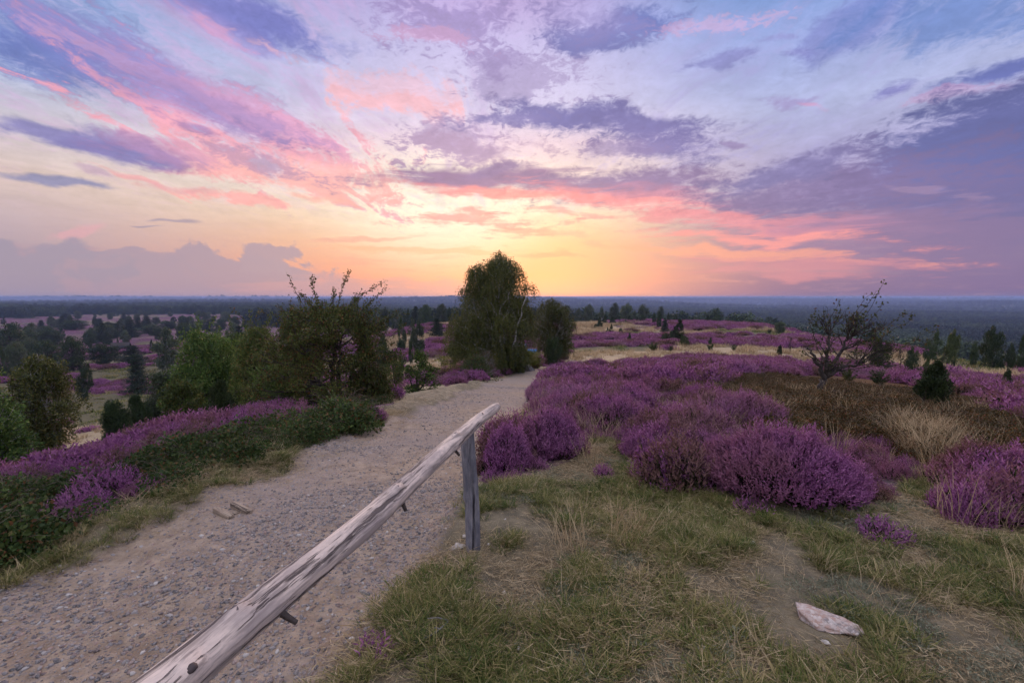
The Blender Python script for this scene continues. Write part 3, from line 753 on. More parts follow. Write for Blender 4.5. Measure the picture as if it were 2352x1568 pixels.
def make_tree(rs, Hh, clumps, stems, leaf, limb_r=.05, twigs=8, leaves_n=120, mode='leafy', droop=.6, lw=.55, sprays=(), twig_r=.006, sides=6, bend=.25, shoots=0):
    """-> wood MB, foliage MB.  stems: list of (polyline, radii) ; clumps: (x, y, z, r)"""
    W = MB(); C = MB()
    for P, R in stems: tube(W, P, R, sides+2)
    if limb_r: SP = np.concatenate([np.asarray(P, float) for P, _ in stems]); SR = np.concatenate([np.asarray(R, float) for _, R in stems])
    for (x, y, z, r) in clumps:
        c = np.array([x, y, z])
        if limb_r:
            d = np.linalg.norm((SP-c)*[1, 1, .8], axis=1)+np.where(SP[:, 2] > z-.12*abs(z), 3*Hh, 0); i = int(np.argmin(d)); s = SP[i]
            mid = (s+c)/2+np.array([0, 0, -bend*np.linalg.norm(c-s)*.5])+rs.normal(size=3)*.05*np.linalg.norm(c-s)
            L = bez(s, mid, c, 7); L[1:-1] += rs.normal(size=(5, 3))*.012*Hh*.5
            r0 = min(SR[i]*.6, limb_r*(.6+.6*np.linalg.norm(c-s)/Hh*2)); tube(W, L, np.linspace(r0, r0*.3+.001, 7), sides)
            for _ in range(twigs):
                e = c+ball_pts(1, rs)[0]*r*1.15; e[2] += r*.15
                b = L[rs.integers(3, 7)]
                Q = bez(b, (b+e)/2+rs.normal(size=3)*r*.2, e, 4); tube(W, Q, np.linspace(max(r0*.28, twig_r), twig_r*.5, 4), 3)
        n = int(leaves_n*rs.uniform(.75, 1.2))
        if mode == 'leafy':
            p = ball_pts(n, rs)*r*np.array([1.08, 1.08, .85])
            a = nrm(p+rs.normal(size=(n, 3))*r*.9+np.array([0, 0, -.1*r]))
            leaves(C, c+p, a, leaf*rs.uniform(.6, 1.3, n), leaf*lw*rs.uniform(.7, 1.2, n), rs, .5)
        elif mode == 'up':
            p = ball_pts(n, rs)*r*np.array([.8, .8, 1.35])
            a = nrm(nrm(p)*.6+np.array([0, 0, 1.0])+rs.normal(size=(n, 3))*.35)
            leaves(C, c+p, a, leaf*rs.uniform(.6, 1.4, n), leaf*lw*rs.uniform(.7, 1.2, n), rs, .5)
        elif mode == 'flat':
            p = ball_pts(n, rs)*r*np.array([1.25, 1.25, .38])
            a = nrm(p*np.array([1, 1, .3])+rs.normal(size=(n, 3))*.5*r+np.array([0, 0, .25*r]))
            leaves(C, c+p, a, leaf*rs.uniform(.6, 1.3, n), leaf*lw, rs, .5)
        elif mode == 'weep':
            ns = max(2, n//16); st_ = ball_pts(ns, rs)*r*np.array([1, 1, .7])
            dr = droop*rs.uniform(.3, 1.0, ns)*(1 if z > .25*Hh else .6)
            tt = np.linspace(0, 1, 16)
            out = nrm(st_*np.array([1, 1, .0])+1e-6)
            p = st_[:, None]+out[:, None]*(dr*.28)[:, None, None]*np.sqrt(tt)[None, :, None]-np.array([0, 0, 1.])*(dr[:, None]*tt**1.5)[:, :, None]
            p = p.reshape(-1, 3)+rs.normal(size=(ns*16, 3))*leaf*.5
            a = rs.normal(size=(len(p), 3))*.6+np.array([0, 0, -.8])
            leaves(C, c+p, a, leaf*rs.uniform(.7, 1.3, len(p)), leaf*lw, rs, .5)
    sprays = list(sprays)
    for _ in range(shoots):                          # shoots breaking the outline of the crown
        x, y, z, r = clumps[rs.integers(0, len(clumps))]
        if z < .45*Hh: continue
        d = nrm(np.array([x*1.2, y, (z-.35*Hh)])+rs.normal(size=3)*.18*Hh+np.array([0, 0, .2*Hh])); l = Hh*rs.uniform(.08, .2)
        c = np.array([x, y, z]); sprays.append((bez(c, c+d*(r+l)*.5+rs.normal(size=3)*.03*Hh, c+d*(r+l)+np.array([.04*Hh, 0, 0]), 7), int(40*l/Hh/.12)))
    for P, n in sprays:                              # leafy shoots standing clear of the crown
        P = np.asarray(P, float); tube(W, P, np.linspace(twig_r*1.6, twig_r*.5, len(P)), 3)
        t = rs.random(n)**.8*(len(P)-1); i = np.minimum(t.astype(int), len(P)-2); q = P[i]+(P[i+1]-P[i])*(t-i)[:, None]
        leaves(C, q+rs.normal(size=(n, 3))*leaf*.5, rs.normal(size=(n, 3))+(P[i+1]-P[i])*6, leaf*rs.uniform(.6, 1.2, n), leaf*lw, rs, .5)
    return W, C

def stem(rs, pts, r0, r1, n=9, wob=.02):
    P = np.asarray(pts, float); t = np.linspace(0, len(P)-1, n); i = np.minimum(t.astype(int), len(P)-2)
    Q = P[i]+(P[i+1]-P[i])*(t-i)[:, None]; Q[1:] += rs.normal(size=(n-1, 3))*wob
    return Q, np.linspace(r0, r1, n)

# unit-height trees for the middle distance; each gives (wood, foliage)
def unit_tree(kind, seed):
    rs = np.random.default_rng(seed)
    if kind == 'round':
        prof = [(.06, -.30, .30), (.28, -.46, .46), (.55, -.47, .47), (.8, -.40, .40), (.93, -.28, .28), (1.0, -.14, .14)]
        cl = profile_clumps(rs, prof, 1, 60, rel=.15)
        return make_tree(rs, 1, cl, [stem(rs, [(0, 0, -.05), (.01, 0, .35), (0, .01, .8)], .035, .01, wob=.008)], .038, .010, 1, 150, lw=.75, sides=4)
    if kind == 'birch':
        prof = [(.08, -.14, .14), (.25, -.30, .30), (.5, -.34, .34), (.75, -.28, .28), (1.0, -.05, .05)]
        cl = profile_clumps(rs, prof, 1, 40, rel=.11)
        return make_tree(rs, 1, cl, [stem(rs, [(0, 0, -.05), (.02, 0, .4), (-.01, .01, .9)], .024, .006, wob=.008), stem(rs, [(.01, 0, .1), (.08, .03, .5), (.1, .02, .75)], .015, .005, wob=.008)], .036, .008, 1, 190, 'weep', .14, lw=.7, sides=4)
    if kind == 'juniper':
        prof = [(.0, -.20, .20), (.25, -.30, .30), (.55, -.26, .26), (.8, -.15, .15), (1.0, -.03, .03)]
        cl = profile_clumps(rs, prof, 1, 46, rel=.085)
        return make_tree(rs, 1, cl, [stem(rs, [(0, 0, -.05), (0, 0, .5)], .02, .008, wob=.004)], .05, 0, 0, 120, 'up', lw=.34, sides=4)
    if kind == 'bushy':
        prof = [(.0, -.34, .34), (.3, -.50, .50), (.65, -.42, .42), (1.0, -.12, .12)]
        cl = profile_clumps(rs, prof, 1, 46, rel=.13)
        return make_tree(rs, 1, cl, [stem(rs, [(0, 0, -.05), (0, 0, .5)], .03, .01, wob=.01)], .055, 0, 0, 150, 'up', lw=.38, sides=4)
    if kind == 'pine':
        cl = []
        for k in range(9):
            h = .12+.82*k/8; w = .42*(1-h)**.75+.03
            m = 8-k//2
            for q in range(m):
                a = q*2*PI/m+k*.9+rs.uniform(-.3, .3); l = w*rs.uniform(.55, 1.1)
                cl.append((math.cos(a)*l, math.sin(a)*l, h+rs.uniform(-.03, .03)-l*.1, .085*rs.uniform(.7, 1.2)))
                cl.append((math.cos(a)*l*.5, math.sin(a)*l*.5, h+rs.uniform(-.02, .03), .08))
        return make_tree(rs, 1, cl, [stem(rs, [(0, 0, -.05), (0, 0, 1)], .03, .006, wob=.004)], .055, .008, 0, 60, 'flat', lw=.32, sides=4)
    if kind == 'spiky':
        cl = []; W = MB(); C = MB()
        for k in range(26):
            a = rs.uniform(0, 2*PI); l = rs.uniform(.1, .5); e = np.array([math.cos(a)*l*.95, math.sin(a)*l*.95, rs.uniform(.45, 1.0)*(1-.7*l)])
            P = bez(np.zeros(3), np.array([e[0]*.3, e[1]*.3, e[2]*.5]), e, 6); tube(W, P, np.linspace(.014, .004, 6), 3)
            n = 70; t = .15+.85*rs.random(n); i = np.minimum((t*5).astype(int), 4); q = P[i]+(P[i+1]-P[i])*(t*5-i)[:, None]
            leaves(C, q+rs.normal(size=(n, 3))*.022, nrm(P[i+1]-P[i])+rs.normal(size=(n, 3))*.5, .085, .022, rs, .5)
        return W, C
    if kind == 'bare':
        prof = [(.2, -.25, .25), (.6, -.38, .38), (1, -.15, .15)]
        cl = profile_clumps(rs, prof, 1, 16, rel=.16)
        return make_tree(rs, 1, cl, [stem(rs, [(0, 0, -.05), (.02, 0, .5)], .03, .012, wob=.01)], .03, .014, 9, 10, sides=4, twig_r=.005)

UNIT = {}
def unit_mesh(kind, seed, mat, bark):
    k = (kind, seed, mat, bark)
    if k not in UNIT:
        w, c = unit_tree(kind, seed); UNIT[k] = (w.mesh('trunk', M[bark]), c.mesh('crown', M[mat]))
    return UNIT[k]

_rt = random.Random(5)
def plant(name, px, pb, pt, wpx, kind, mat, label, cat, r=None, bark='bark_dark', group=None, parts=True, lean=0.0):
    """a tree or shrub on the terrain: bearing px, foot row pb, top row pt, crown width wpx in survey units"""
    p = at(px, pb, r); h = max(topz(px, pt, p)-p[2], .25)
    w = wpx/F_PX*(p[1]*CP)*1.0
    seed = _rt.randint(1, 3)
    base = {'round': .88, 'birch': .70, 'juniper': .60, 'bushy': 1.0, 'pine': .84, 'spiky': .95, 'bare': .78}[kind]
    sx = w/base; tr, cr = unit_mesh(kind, seed, mat, bark)
    o = empty(name, p-np.array([0, 0, .03]), _rt.uniform(0, 6.28), (sx, sx, h)); o.rotation_euler = (0, lean, 0) if lean else o.rotation_euler
    tag(o, label, cat, group)
    for nm, me in (('trunk', tr), ('crown', cr)):
        if nm == 'trunk' and not parts: continue
        c = bpy.data.objects.new(nm, me); COL.objects.link(c); c.parent = o
    return o, p, h

# ---------------------------------------------------------------- small plants, as prototypes for the ground cover
def heather_proto(seed, R, Hh, n, spike, thick, nb=9, dome=.6, green=True):
    rs = np.random.default_rng(seed); mb = MB()
    q = np.sqrt(rs.random(n)); a = rs.uniform(0, 2*PI, n)
    tx, ty = np.cos(a)*q*R, np.sin(a)*q*R
    lump = .62+.72*fbm(tx*3.2/max(R*.6, .25)+seed, ty*3.2/max(R*.6, .25), seed, 3)
    tz = Hh*(1-dome*q**2.4)*lump*rs.uniform(.78, 1.12, n)
    T = np.stack([tx, ty, tz], 1); B = np.stack([tx*.55, ty*.55, tz*.12], 1)
    D = nrm(T-B+rs.normal(size=(n, 3))*.06*Hh+np.array([0, 0, .25*Hh])); L = spike*rs.uniform(.6, 1.3, n)
    S = T-D*L[:, None]
    # flower spike: nb small florets round the shoot
    t = np.tile(np.linspace(0, .92, nb), n); Sx = np.repeat(S, nb, 0); Dx = np.repeat(D, nb, 0); Lx = np.repeat(L, nb)
    P = Sx+Dx*(t*Lx)[:, None]; side = nrm(np.cross(Dx, rs.normal(size=Dx.shape)))
    ax = nrm(Dx*.9+side*.8)
    leaves(mb, P, ax, Lx/nb*2.1, thick*(1.25-t*.75), rs, 1.0)
    # stem and small leaves below
    m = n*3; i = rs.integers(0, n, m); f = rs.random(m)**.7
    P = B[i]+(S[i]-B[i])*f[:, None]+rs.normal(size=(m, 3))*thick*.7
    leaves(mb, P, D[i]+rs.normal(size=(m, 3))*.4, spike*.42, thick*1.0, rs, .5)
    leaves(mb, B, S-B, np.linalg.norm(S-B, axis=1), thick*.35, rs, .1)
    return mb

def leafy_proto(seed, R, Hh, n, L, W, up=.5, stems=12):
    rs = np.random.default_rng(seed); mb = MB()
    q = np.sqrt(rs.random(n)); a = rs.uniform(0, 2*PI, n); k = rs.random(n)**.6
    lump = .7+.6*vnoise(np.cos(a)*q*3+seed, np.sin(a)*q*3, seed)
    P = np.stack([np.cos(a)*q*R, np.sin(a)*q*R, Hh*(1-.6*q**2)*lump*k], 1)
    leaves(mb, P, rs.normal(size=(n, 3))+np.array([0, 0, up]), L*rs.uniform(.6, 1.3, n), W*rs.uniform(.7, 1.2, n), rs, .5)
    for _ in range(stems):
        a = rs.uniform(0, 2*PI); e = np.array([math.cos(a)*R*rs.uniform(.6, 1.7), math.sin(a)*R*rs.uniform(.6, 1.7), Hh*rs.uniform(.3, 1.2)])
        tube(mb, bez(np.zeros(3), np.array([e[0]*.4, e[1]*.4, e[2]*1.2]), e, 5), np.linspace(.004, .0015, 5), 3, .1)
    return mb

def blades(seed, n, R, h0, h1_, w, lean=.5, flop=.3):
    rs = np.random.default_rng(seed); mb = MB()
    a = rs.uniform(0, 2*PI, n); q = np.sqrt(rs.random(n))*R
    B = np.stack([np.cos(a)*q, np.sin(a)*q, np.zeros(n)], 1)
    az = a+rs.normal(size=n)*.9; D = np.stack([np.cos(az), np.sin(az), np.zeros(n)], 1)
    h = rs.uniform(h0, h1_, n); le = lean*rs.uniform(.2, 1.4, n); fl = flop*rs.uniform(.2, 1.5, n)
    S = np.stack([-np.sin(az), np.cos(az), np.zeros(n)], 1)*w
    rows = []
    for t, ww in ((0, 1), (.35, .9), (.7, .6), (1, .06)):
        c = B+D*(h*(le*t+fl*t*t))[:, None]+np.array([0, 0, 1.])*(h*(t-.45*fl*t*t))[:, None]
        rows += [c-S*ww*.5, c+S*ww*.5]
    V = np.stack(rows, 1).reshape(-1, 3); b = np.arange(n)[:, None]*8
    Q = np.concatenate([b+np.array([0, 1, 3, 2]), b+np.array([2, 3, 5, 4]), b+np.array([4, 5, 7, 6])])
    mb.add(V, Q, np.repeat(rs.random(n), 8)); return mb

def stone_mb(seed, sx=1, sy=1, sz=.6, sub=1, rough=.22):
    import bmesh
    rs = np.random.default_rng(seed); bm = bmesh.new(); bmesh.ops.create_icosphere(bm, subdivisions=sub, radius=1)
    V = np.array([v.co[:] for v in bm.verts]); Q = np.array([[v.index for v in f.verts] for f in bm.faces]); bm.free()
    o = rs.uniform(0, 50, 3)
    d = 1+rough*2*(fbm(V[:, 0]*1.3+o[0]+V[:, 2]*.7, V[:, 1]*1.3+o[1]-V[:, 2]*.9, seed, 4)-.5)
    for _ in range(9):                               # flat broken faces
        nn = nrm(rs.normal(size=3)); k = V@nn; V = V-np.outer(np.maximum(k-rs.uniform(.55, .75), 0), nn)
    return MB().add(V*d[:, None]*np.array([sx, sy, sz]), Q)

PROTO = {}
def protos(name, mbs, mat):
    c = bpy.data.collections.new('proto_'+name)
    for i, mb in enumerate(mbs):
        o = bpy.data.objects.new('%s_proto_%02d' % (name, i), mb.mesh(name, M[mat])); c.objects.link(o)
    PROTO[name] = (c, len(mbs)); return c

def scatter(name, proto, P, scale, rz, label=None, cat=None, rs=None, tilt=.12, zs=None):
    """one object of uncountable ground cover: prototypes instanced on its points"""
    coll, n = PROTO[proto]; N = len(P); rs = rs or np.random.default_rng(3)
    me = bpy.data.meshes.new(name); me.vertices.add(N); me.vertices.foreach_set('co', np.asarray(P, np.float32).ravel())
    rot = np.stack([rs.normal(size=N)*tilt, rs.normal(size=N)*tilt, rz], 1).astype(np.float32)
    sc = np.repeat(np.asarray(scale, np.float32)[:, None], 3, 1)
    if zs is not None: sc[:, 2] *= zs
    for nm, d, ty, f in (('rot', rot, 'FLOAT_VECTOR', 'vector'), ('scl', sc, 'FLOAT_VECTOR', 'vector')):
        a = me.attributes.new(nm, ty, 'POINT'); a.data.foreach_set(f, d.ravel())
    a = me.attributes.new('pick', 'INT', 'POINT'); a.data.foreach_set('value', rs.integers(0, n, N).astype(np.int32))
    me.update(); o = bpy.data.objects.new(name, me); COL.objects.link(o)
    g = bpy.data.node_groups.new('scatter_'+name, 'GeometryNodeTree')
    g.interface.new_socket('Geometry', in_out='INPUT', socket_type='NodeSocketGeometry'); g.interface.new_socket('Geometry', in_out='OUTPUT', socket_type='NodeSocketGeometry')
    gi = g.nodes.new('NodeGroupInput'); go = g.nodes.new('NodeGroupOutput')
    mp = g.nodes.new('GeometryNodeMeshToPoints'); ip = g.nodes.new('GeometryNodeInstanceOnPoints'); ci = g.nodes.new('GeometryNodeCollectionInfo')
    ci.inputs['Collection'].default_value = coll; ci.inputs['Separate Children'].default_value = True; ci.inputs['Reset Children'].default_value = True
    def na(nm, dt):
        a = g.nodes.new('GeometryNodeInputNamedAttribute'); a.data_type = dt; a.inputs['Name'].default_value = nm; return a.outputs[0]
    L = g.links.new
    L(gi.outputs[0], mp.inputs['Mesh']); L(mp.outputs[0], ip.inputs['Points']); L(ci.outputs[0], ip.inputs['Instance'])
    ip.inputs['Pick Instance'].default_value = True; L(na('pick', 'INT'), ip.inputs['Instance Index'])
    L(na('rot', 'FLOAT_VECTOR'), ip.inputs['Rotation']); L(na('scl', 'FLOAT_VECTOR'), ip.inputs['Scale']); L(ip.outputs[0], go.inputs[0])
    md = o.modifiers.new('scatter', 'NODES'); md.node_group = g
    tag(o, label, cat, kind='stuff'); return o

def sector(rs, n, r0, r1, a0, a1):
    """n points spread evenly over a ring sector (degrees from straight ahead)"""
    r = np.sqrt(rs.uniform(r0*r0, r1*r1, n)); a = np.radians(rs.uniform(a0, a1, n)); return r*np.sin(a), r*np.cos(a)

def put_on(x, y, dz=0.0): return np.stack([x, y, H(x, y)+dz], 1)
# ================================================================ scene
mats()
GROUND = build_ground()
RS = np.random.default_rng(11)

def hero(name, px, pb, rows, label, cat, leafm, bark, n, leaf, r=None, mode='leafy', rel=.11, depth=.8, leaves_n=200, limb_r=.05, twigs=6, droop=.6,
         stems=None, sprays=(), lw=.55, seed=1, zmin=0.0, trunk_r=.06, twig_r=.006, bend=.25, wob=.03, rz=0, shoots=0):
    """a detailed tree: rows = [(row, left px, right px)] outline from foot to top"""
    rs = np.random.default_rng(seed)
    p = at(px, pb, r); k = p[1]*1.0/F_PX/ (CP)
    zt = topz(px, rows[-1][0], p)-p[2]
    prof = [((topz(px, ro, p)-p[2])/zt, (l-px)*k, (q-px)*k) for ro, l, q in rows]
    prof = [(max(a, 0.02), b, c) for a, b, c in prof]
    cl = profile_clumps(rs, prof, zt, n, depth, rel, zmin)
    if stems is None: stems = [[(0, 0), (.0, .45), (0, .85)]]
    ST = []
    for q in stems:                                   # (dx fraction of height, dz fraction[, depth])
        pts = [(s[0]*zt, (s[2] if len(s) > 2 else 0)*zt, s[1]*zt-(.1 if j == 0 else 0)) for j, s in enumerate(q)]
        ST.append(stem(rs, pts, trunk_r*(1 if len(ST) == 0 else .7), trunk_r*.2, 12, wob))
    SPR = []
    for pts, m in sprays:                             # in survey pixels
        Q = np.array([((x-px)*k, dy, topz(px, y, p)-p[2]) for x, y, dy in pts]); a = np.linspace(0, len(Q)-1, 9); i = np.minimum(a.astype(int), len(Q)-2)
        SPR.append((Q[i]+(Q[i+1]-Q[i])*(a-i)[:, None], m))
    W, C = make_tree(rs, zt, cl, ST, leaf, limb_r, twigs, leaves_n, mode, droop, lw, SPR, twig_r, 6, bend, shoots)
    o = empty(name, p-np.array([0, 0, .02]), rz); tag(o, label, cat)
    W.build('trunk', M[bark], o, smooth_=True); C.build('crown', M[leafm], o)
    print('HERO', name, px, 'r=%.1f h=%.2f w=%.2f' % (math.hypot(p[0], p[1]), zt, max(c-b for _, b, c in prof)))
    return o, p, zt

# ---------------------------------------------------------------- the handrail
def rail():
    post_xy = (-.275, 3.13); gz = h1(*post_xy)
    root = empty('handrail', (post_xy[0], post_xy[1], gz)); tag(root, 'weathered debarked log handrail on a grey split post beside the gravel path', 'handrail')
    # centre line seen in the photo, at rail height
    pts = [(392, 1568, .86), (545, 1440, .86), (700, 1313, .86), (840, 1203, .865), (945, 1103, .87), (1050, 1008, .875), (1098, 964, .882), (1143, 932, .893)]
    wid = [.108, .104, .100, .096, .093, .088, .078, .070]
    P = []
    for x, y, z in pts:
        d = ray(x, y); k = (z-EYE)/d[2]; P.append(d*k+np.array([0, 0, EYE]))
    P = np.array(P); s0 = P[0]-P[2]; s0 /= np.linalg.norm(s0[:2])
    P = np.vstack([P[0]+s0*1.9, P[0]+s0*.9, P]); wid = [.13, .125]+wid
    # local frame: X along the rail
    a, b = P[0], P[-1]; ex = (b-a)/np.linalg.norm(b-a); ey = np.cross([0, 0, 1], ex); ey /= np.linalg.norm(ey); ez = np.cross(ex, ey)
    R = Matrix(((ex[0], ey[0], ez[0]), (ex[1], ey[1], ez[1]), (ex[2], ey[2], ez[2]))).to_4x4()
    loc = np.stack([(P-a)@ex, (P-a)@ey, (P-a)@ez], 1)
    rs = np.random.default_rng(4); n, k = 28, 220
    X = np.linspace(0, loc[-1, 0], k)
    def ci(v): 
        w = np.interp(X, loc[:, 0], v); ker = np.ones(9)/9; return np.convolve(np.pad(w, 4, 'edge'), ker, 'valid')
    Yc, Zc, Wd = ci(loc[:, 1]), ci(loc[:, 2]), ci(wid)
    th = np.arange(n)*2*PI/n
    TH, XX = np.meshgrid(th, X)
    cx, cy = np.cos(TH), np.sin(TH)
    rad = .5*Wd[:, None]*(1+.10*(fbm(XX*1.6+3, cx*1.3+cy*.7+5, 7, 3)-.5)+.05*(fbm(XX*6, TH*4, 9, 3)-.5))
    # hewn flats
    for ang, lim in ((1.25, .90), (2.2, .93), (.1, .92), (3.3, .94), (5.0, .92)):
        kk = np.cos(TH-ang); rad = np.minimum(rad, .5*Wd[:, None]*lim/np.maximum(kk, .3)) if True else rad
    rad = rad-.010*np.exp(-((TH-1.7-.18*np.sin(XX*1.1))/.07)**2)*smooth(.3, .6, fbm(XX*.9, XX*0+2, 5, 2))   # drying cracks
    rad = rad-.007*np.exp(-((TH-2.75-.12*np.sin(XX*1.9+1))/.05)**2)
    knots = [(X[-1]-.85, 1.7), (X[-1]-1.63, 1.75), (X[-1]-2.62, 2.5), (X[-1]-.36, 1.9), (X[-1]-2.45, 1.5)]
    for kx, ka in knots:
        dd = ((XX-kx)/.035)**2+((np.angle(np.exp(1j*(TH-ka))))/.42)**2; rad = rad+.009*np.exp(-dd)-.006*np.exp(-((XX-kx-.06)/.03)**2)*np.exp(-(np.angle(np.exp(1j*(TH-ka)))/.6)**2)
    rad[-4:] *= np.array([.985, .95, .87, .74])[:, None]
    V = np.stack([XX+0*rad, Yc[:, None]+rad*cx, Zc[:, None]+rad*cy], -1).reshape(-1, 3)
    mb = MB(); i = (np.arange(k-1)[:, None]*n+np.arange(n)[None]).ravel(); j = (np.arange(k-1)[:, None]*n+((np.arange(n)+1) % n)[None]).ravel()
    mb.add(V, np.stack([i, j, j+n, i+n], 1))
    ro = mb.build('rail', M['rail_wood'], root, smooth_=True)
    mw = Matrix.Translation(Vector(a)-Vector(root.location)) @ R
    ro.matrix_local = mw; tag(ro, 'pale split log, pinkish with dark cracks')
    e = MB(); c = len(V)-n
    ring = V[c:]; ctr = ring.mean(0)+np.array([.006, 0, 0]); e.add(np.vstack([ring, ctr]), np.array([[q, (q+1) % n, n] for q in range(n)]))
    eo = e.build('cut_end', M['end_grain'], ro)
    for q, (kx, ka) in enumerate(knots):
        ii = int(np.argmin(abs(X-kx))); rr = .5*Wd[ii]*.93
        c = np.array([kx, Yc[ii]+rr*math.cos(ka), Zc[ii]+rr*math.sin(ka)]); o = stone_mb(20+q, .017, .015, .013, 2, .2)
        kb = MB().merge(o, c); kb.build('knot', M['knot_wood'], ro, smooth_=True)
    # broken branch stubs beneath
    for kx, ka, ln, dr in ((X[-1]-2.34, 3.75, .05, .25), (X[-1]-1.60, 4.1, .035, -.3), (X[-1]-2.72, 3.9, .07, -.5), (X[-1]-.92, 4.0, .035, .3)):
        ii = int(np.argmin(abs(X-kx))); rr = .5*Wd[ii]*.8; d = np.array([dr, math.cos(ka), math.sin(ka)]); d /= np.linalg.norm(d)
        c = np.array([kx, Yc[ii]+rr*math.cos(ka), Zc[ii]+rr*math.sin(ka)])
        sm = MB(); tube(sm, [c-d*.01, c+d*ln*.5+[0, 0, -.004], c+d*ln+[.004, 0, -.01]], [.012, .0085, .007], 8)
        sm.build('branch_stub', M['bark_dark'], ro, smooth_=True)
    # post: split log with a long check
    def post_mb(h, r0, sd):
        n, k = 26, 90; Z = np.linspace(-.25, h, k); TH, ZZ = np.meshgrid(np.arange(n)*2*PI/n, Z)
        rad = r0*(1.04-.10*smooth(0, h, ZZ)+.16*(fbm(ZZ*2.2+sd, np.cos(TH)*1.2+np.sin(TH)+4, 3+sd, 3)-.5)+.08*(fbm(ZZ*9, TH*2, sd, 3)-.5))
        for ang, lim in ((.4, .93), (3.6, .9), (5.2, .94)): rad = np.minimum(rad, r0*lim/np.maximum(np.cos(TH-ang), .3))
        rad = rad-.020*np.exp(-((TH-4.95-.10*np.sin(ZZ*5))/.10)**2)*smooth(.75, .4, ZZ)
        rad = rad+.010*np.exp(-((ZZ-.36)/.03)**2)*np.exp(-(np.angle(np.exp(1j*(TH-3.3)))/.5)**2)-.01*np.exp(-((ZZ-.30)/.04)**2)*np.exp(-(np.angle(np.exp(1j*(TH-3.3)))/.4)**2)
        ox = .012*np.sin(Z*4+sd)-.012*Z/h; V = np.stack([ox[:, None]+rad*np.cos(TH), rad*np.sin(TH)+.01*np.sin(Z*3)[:, None], ZZ], -1).reshape(-1, 3)
        mb = MB(); i = (np.arange(k-1)[:, None]*n+np.arange(n)[None]).ravel(); j = (np.arange(k-1)[:, None]*n+((np.arange(n)+1) % n)[None]).ravel()
        mb.add(V, np.stack([i, j, j+n, i+n], 1)); c = len(V)-n; mb.add([V[c:].mean(0)], np.zeros((0, 4), int)); q = np.arange(n)
        mb.Q.append(np.stack([c+q, c+(q+1) % n, np.full(n, len(V))], 1)); return mb
    # grain material runs along X, so lay the post out along X
    def upright(mb, loc_, nm):
        V = mb.V[0]; mb.V[0] = np.stack([V[:, 2], V[:, 0], V[:, 1]], 1)
        if len(mb.V) > 1: V = mb.V[1]; mb.V[1] = np.stack([V[:, 2], V[:, 0], V[:, 1]], 1)
        o = mb.build(nm, M['post_wood'], root, smooth_=True)
        o.matrix_local = Matrix.Translation(loc_) @ Matrix(((0, 1, 0, 0), (0, 0, 1, 0), (1, 0, 0, 0), (0, 0, 0, 1))); return o
    h = .82-gz
    po = upright(post_mb(h, .050, 1), (0, 0, 0), 'post'); tag(po, 'grey split post with a long dark check')
    q = P[0]+(P[1]-P[0])*.35; gq = h1(q[0], q[1])
    upright(post_mb(.82-gq, .055, 3), (q[0]-root.location.x, q[1]-root.location.y, gq-gz), 'post')
rail()

def single(name, mb, mat, label, cat, loc, rz=0, group=None, smooth_=True):
    o = mb.build(name, M[mat], None, loc, smooth_); o.rotation_euler = (0, 0, rz); tag(o, label, cat, group); return o
# ---------------------------------------------------------------- stones, sticks, drain
p = at(1892, 1432); mb = stone_mb(17, .165, .105, .036, 4, .32)
o = single('flat_stone', mb, 'granite', 'flat pinkish speckled granite stone lying in the grass near the bottom right', 'stone', p+[0, 0, .022], -.75)
p = at(1898, 1475); single('stone', stone_mb(6, .028, .018, .014, 3), 'pale_stone', 'small orange-pink stone just below the big flat granite stone', 'stone', p, -.5)
p = at(1052, 1256); single('stone', stone_mb(8, .062, .05, .045, 3, .2), 'pale_stone', 'rounded pale stone at the left foot of the post', 'stone', p, .3)
for px, py, s, lb in ((1076, 1242, .026, 'small pale stone touching the left side of the post, behind the rounded one'), (1066, 1232, .022, 'smallest white stone left of the post, furthest up the slope'),
                      (1123, 1250, .018, 'tiny pale stone just right of the foot of the post'), (1728, 1247, .024, 'white stone alone in the grass, halfway between heather and flat granite stone'),
                      (1192, 1490, .018, 'small white stone in the grass edge left of the twigs at the bottom'), (1160, 1192, .010, 'tiny white stone in the grass a little above the post foot'),
                      (1158, 1360, .014, 'small bluish white stone right of the long dark stick'), (808, 1467, .02, 'white pebble at the foot of the eroded path bank')):
    p = at(px, py); single('stone', stone_mb(px, s, s*.75, s*.6, 2, .25), 'pale_stone', lb, 'stone', p+[0, 0, s*.15], px)
p = at(1212, 852, 34.5); single('boulder', stone_mb(31, .62, .42, .42, 4, .25), 'dark_stone', 'dark boulder at the far bend of the path below the juniper', 'boulder', p, .2)
p = at(1668, 820, 21); single('boulder', stone_mb(33, .20, .12, .1, 3, .25), 'dark_stone', 'grey-blue rock in the heather left of the small bare tree', 'boulder', at(1972, 825, 14.5), .2) if False else None
p = at(1971, 824+17); single('boulder', stone_mb(33, .26, .14, .13, 3, .25), 'dark_stone', 'small blue-grey rock in the pink heather behind the bilberry patch', 'boulder', at(1801, 873), .2)

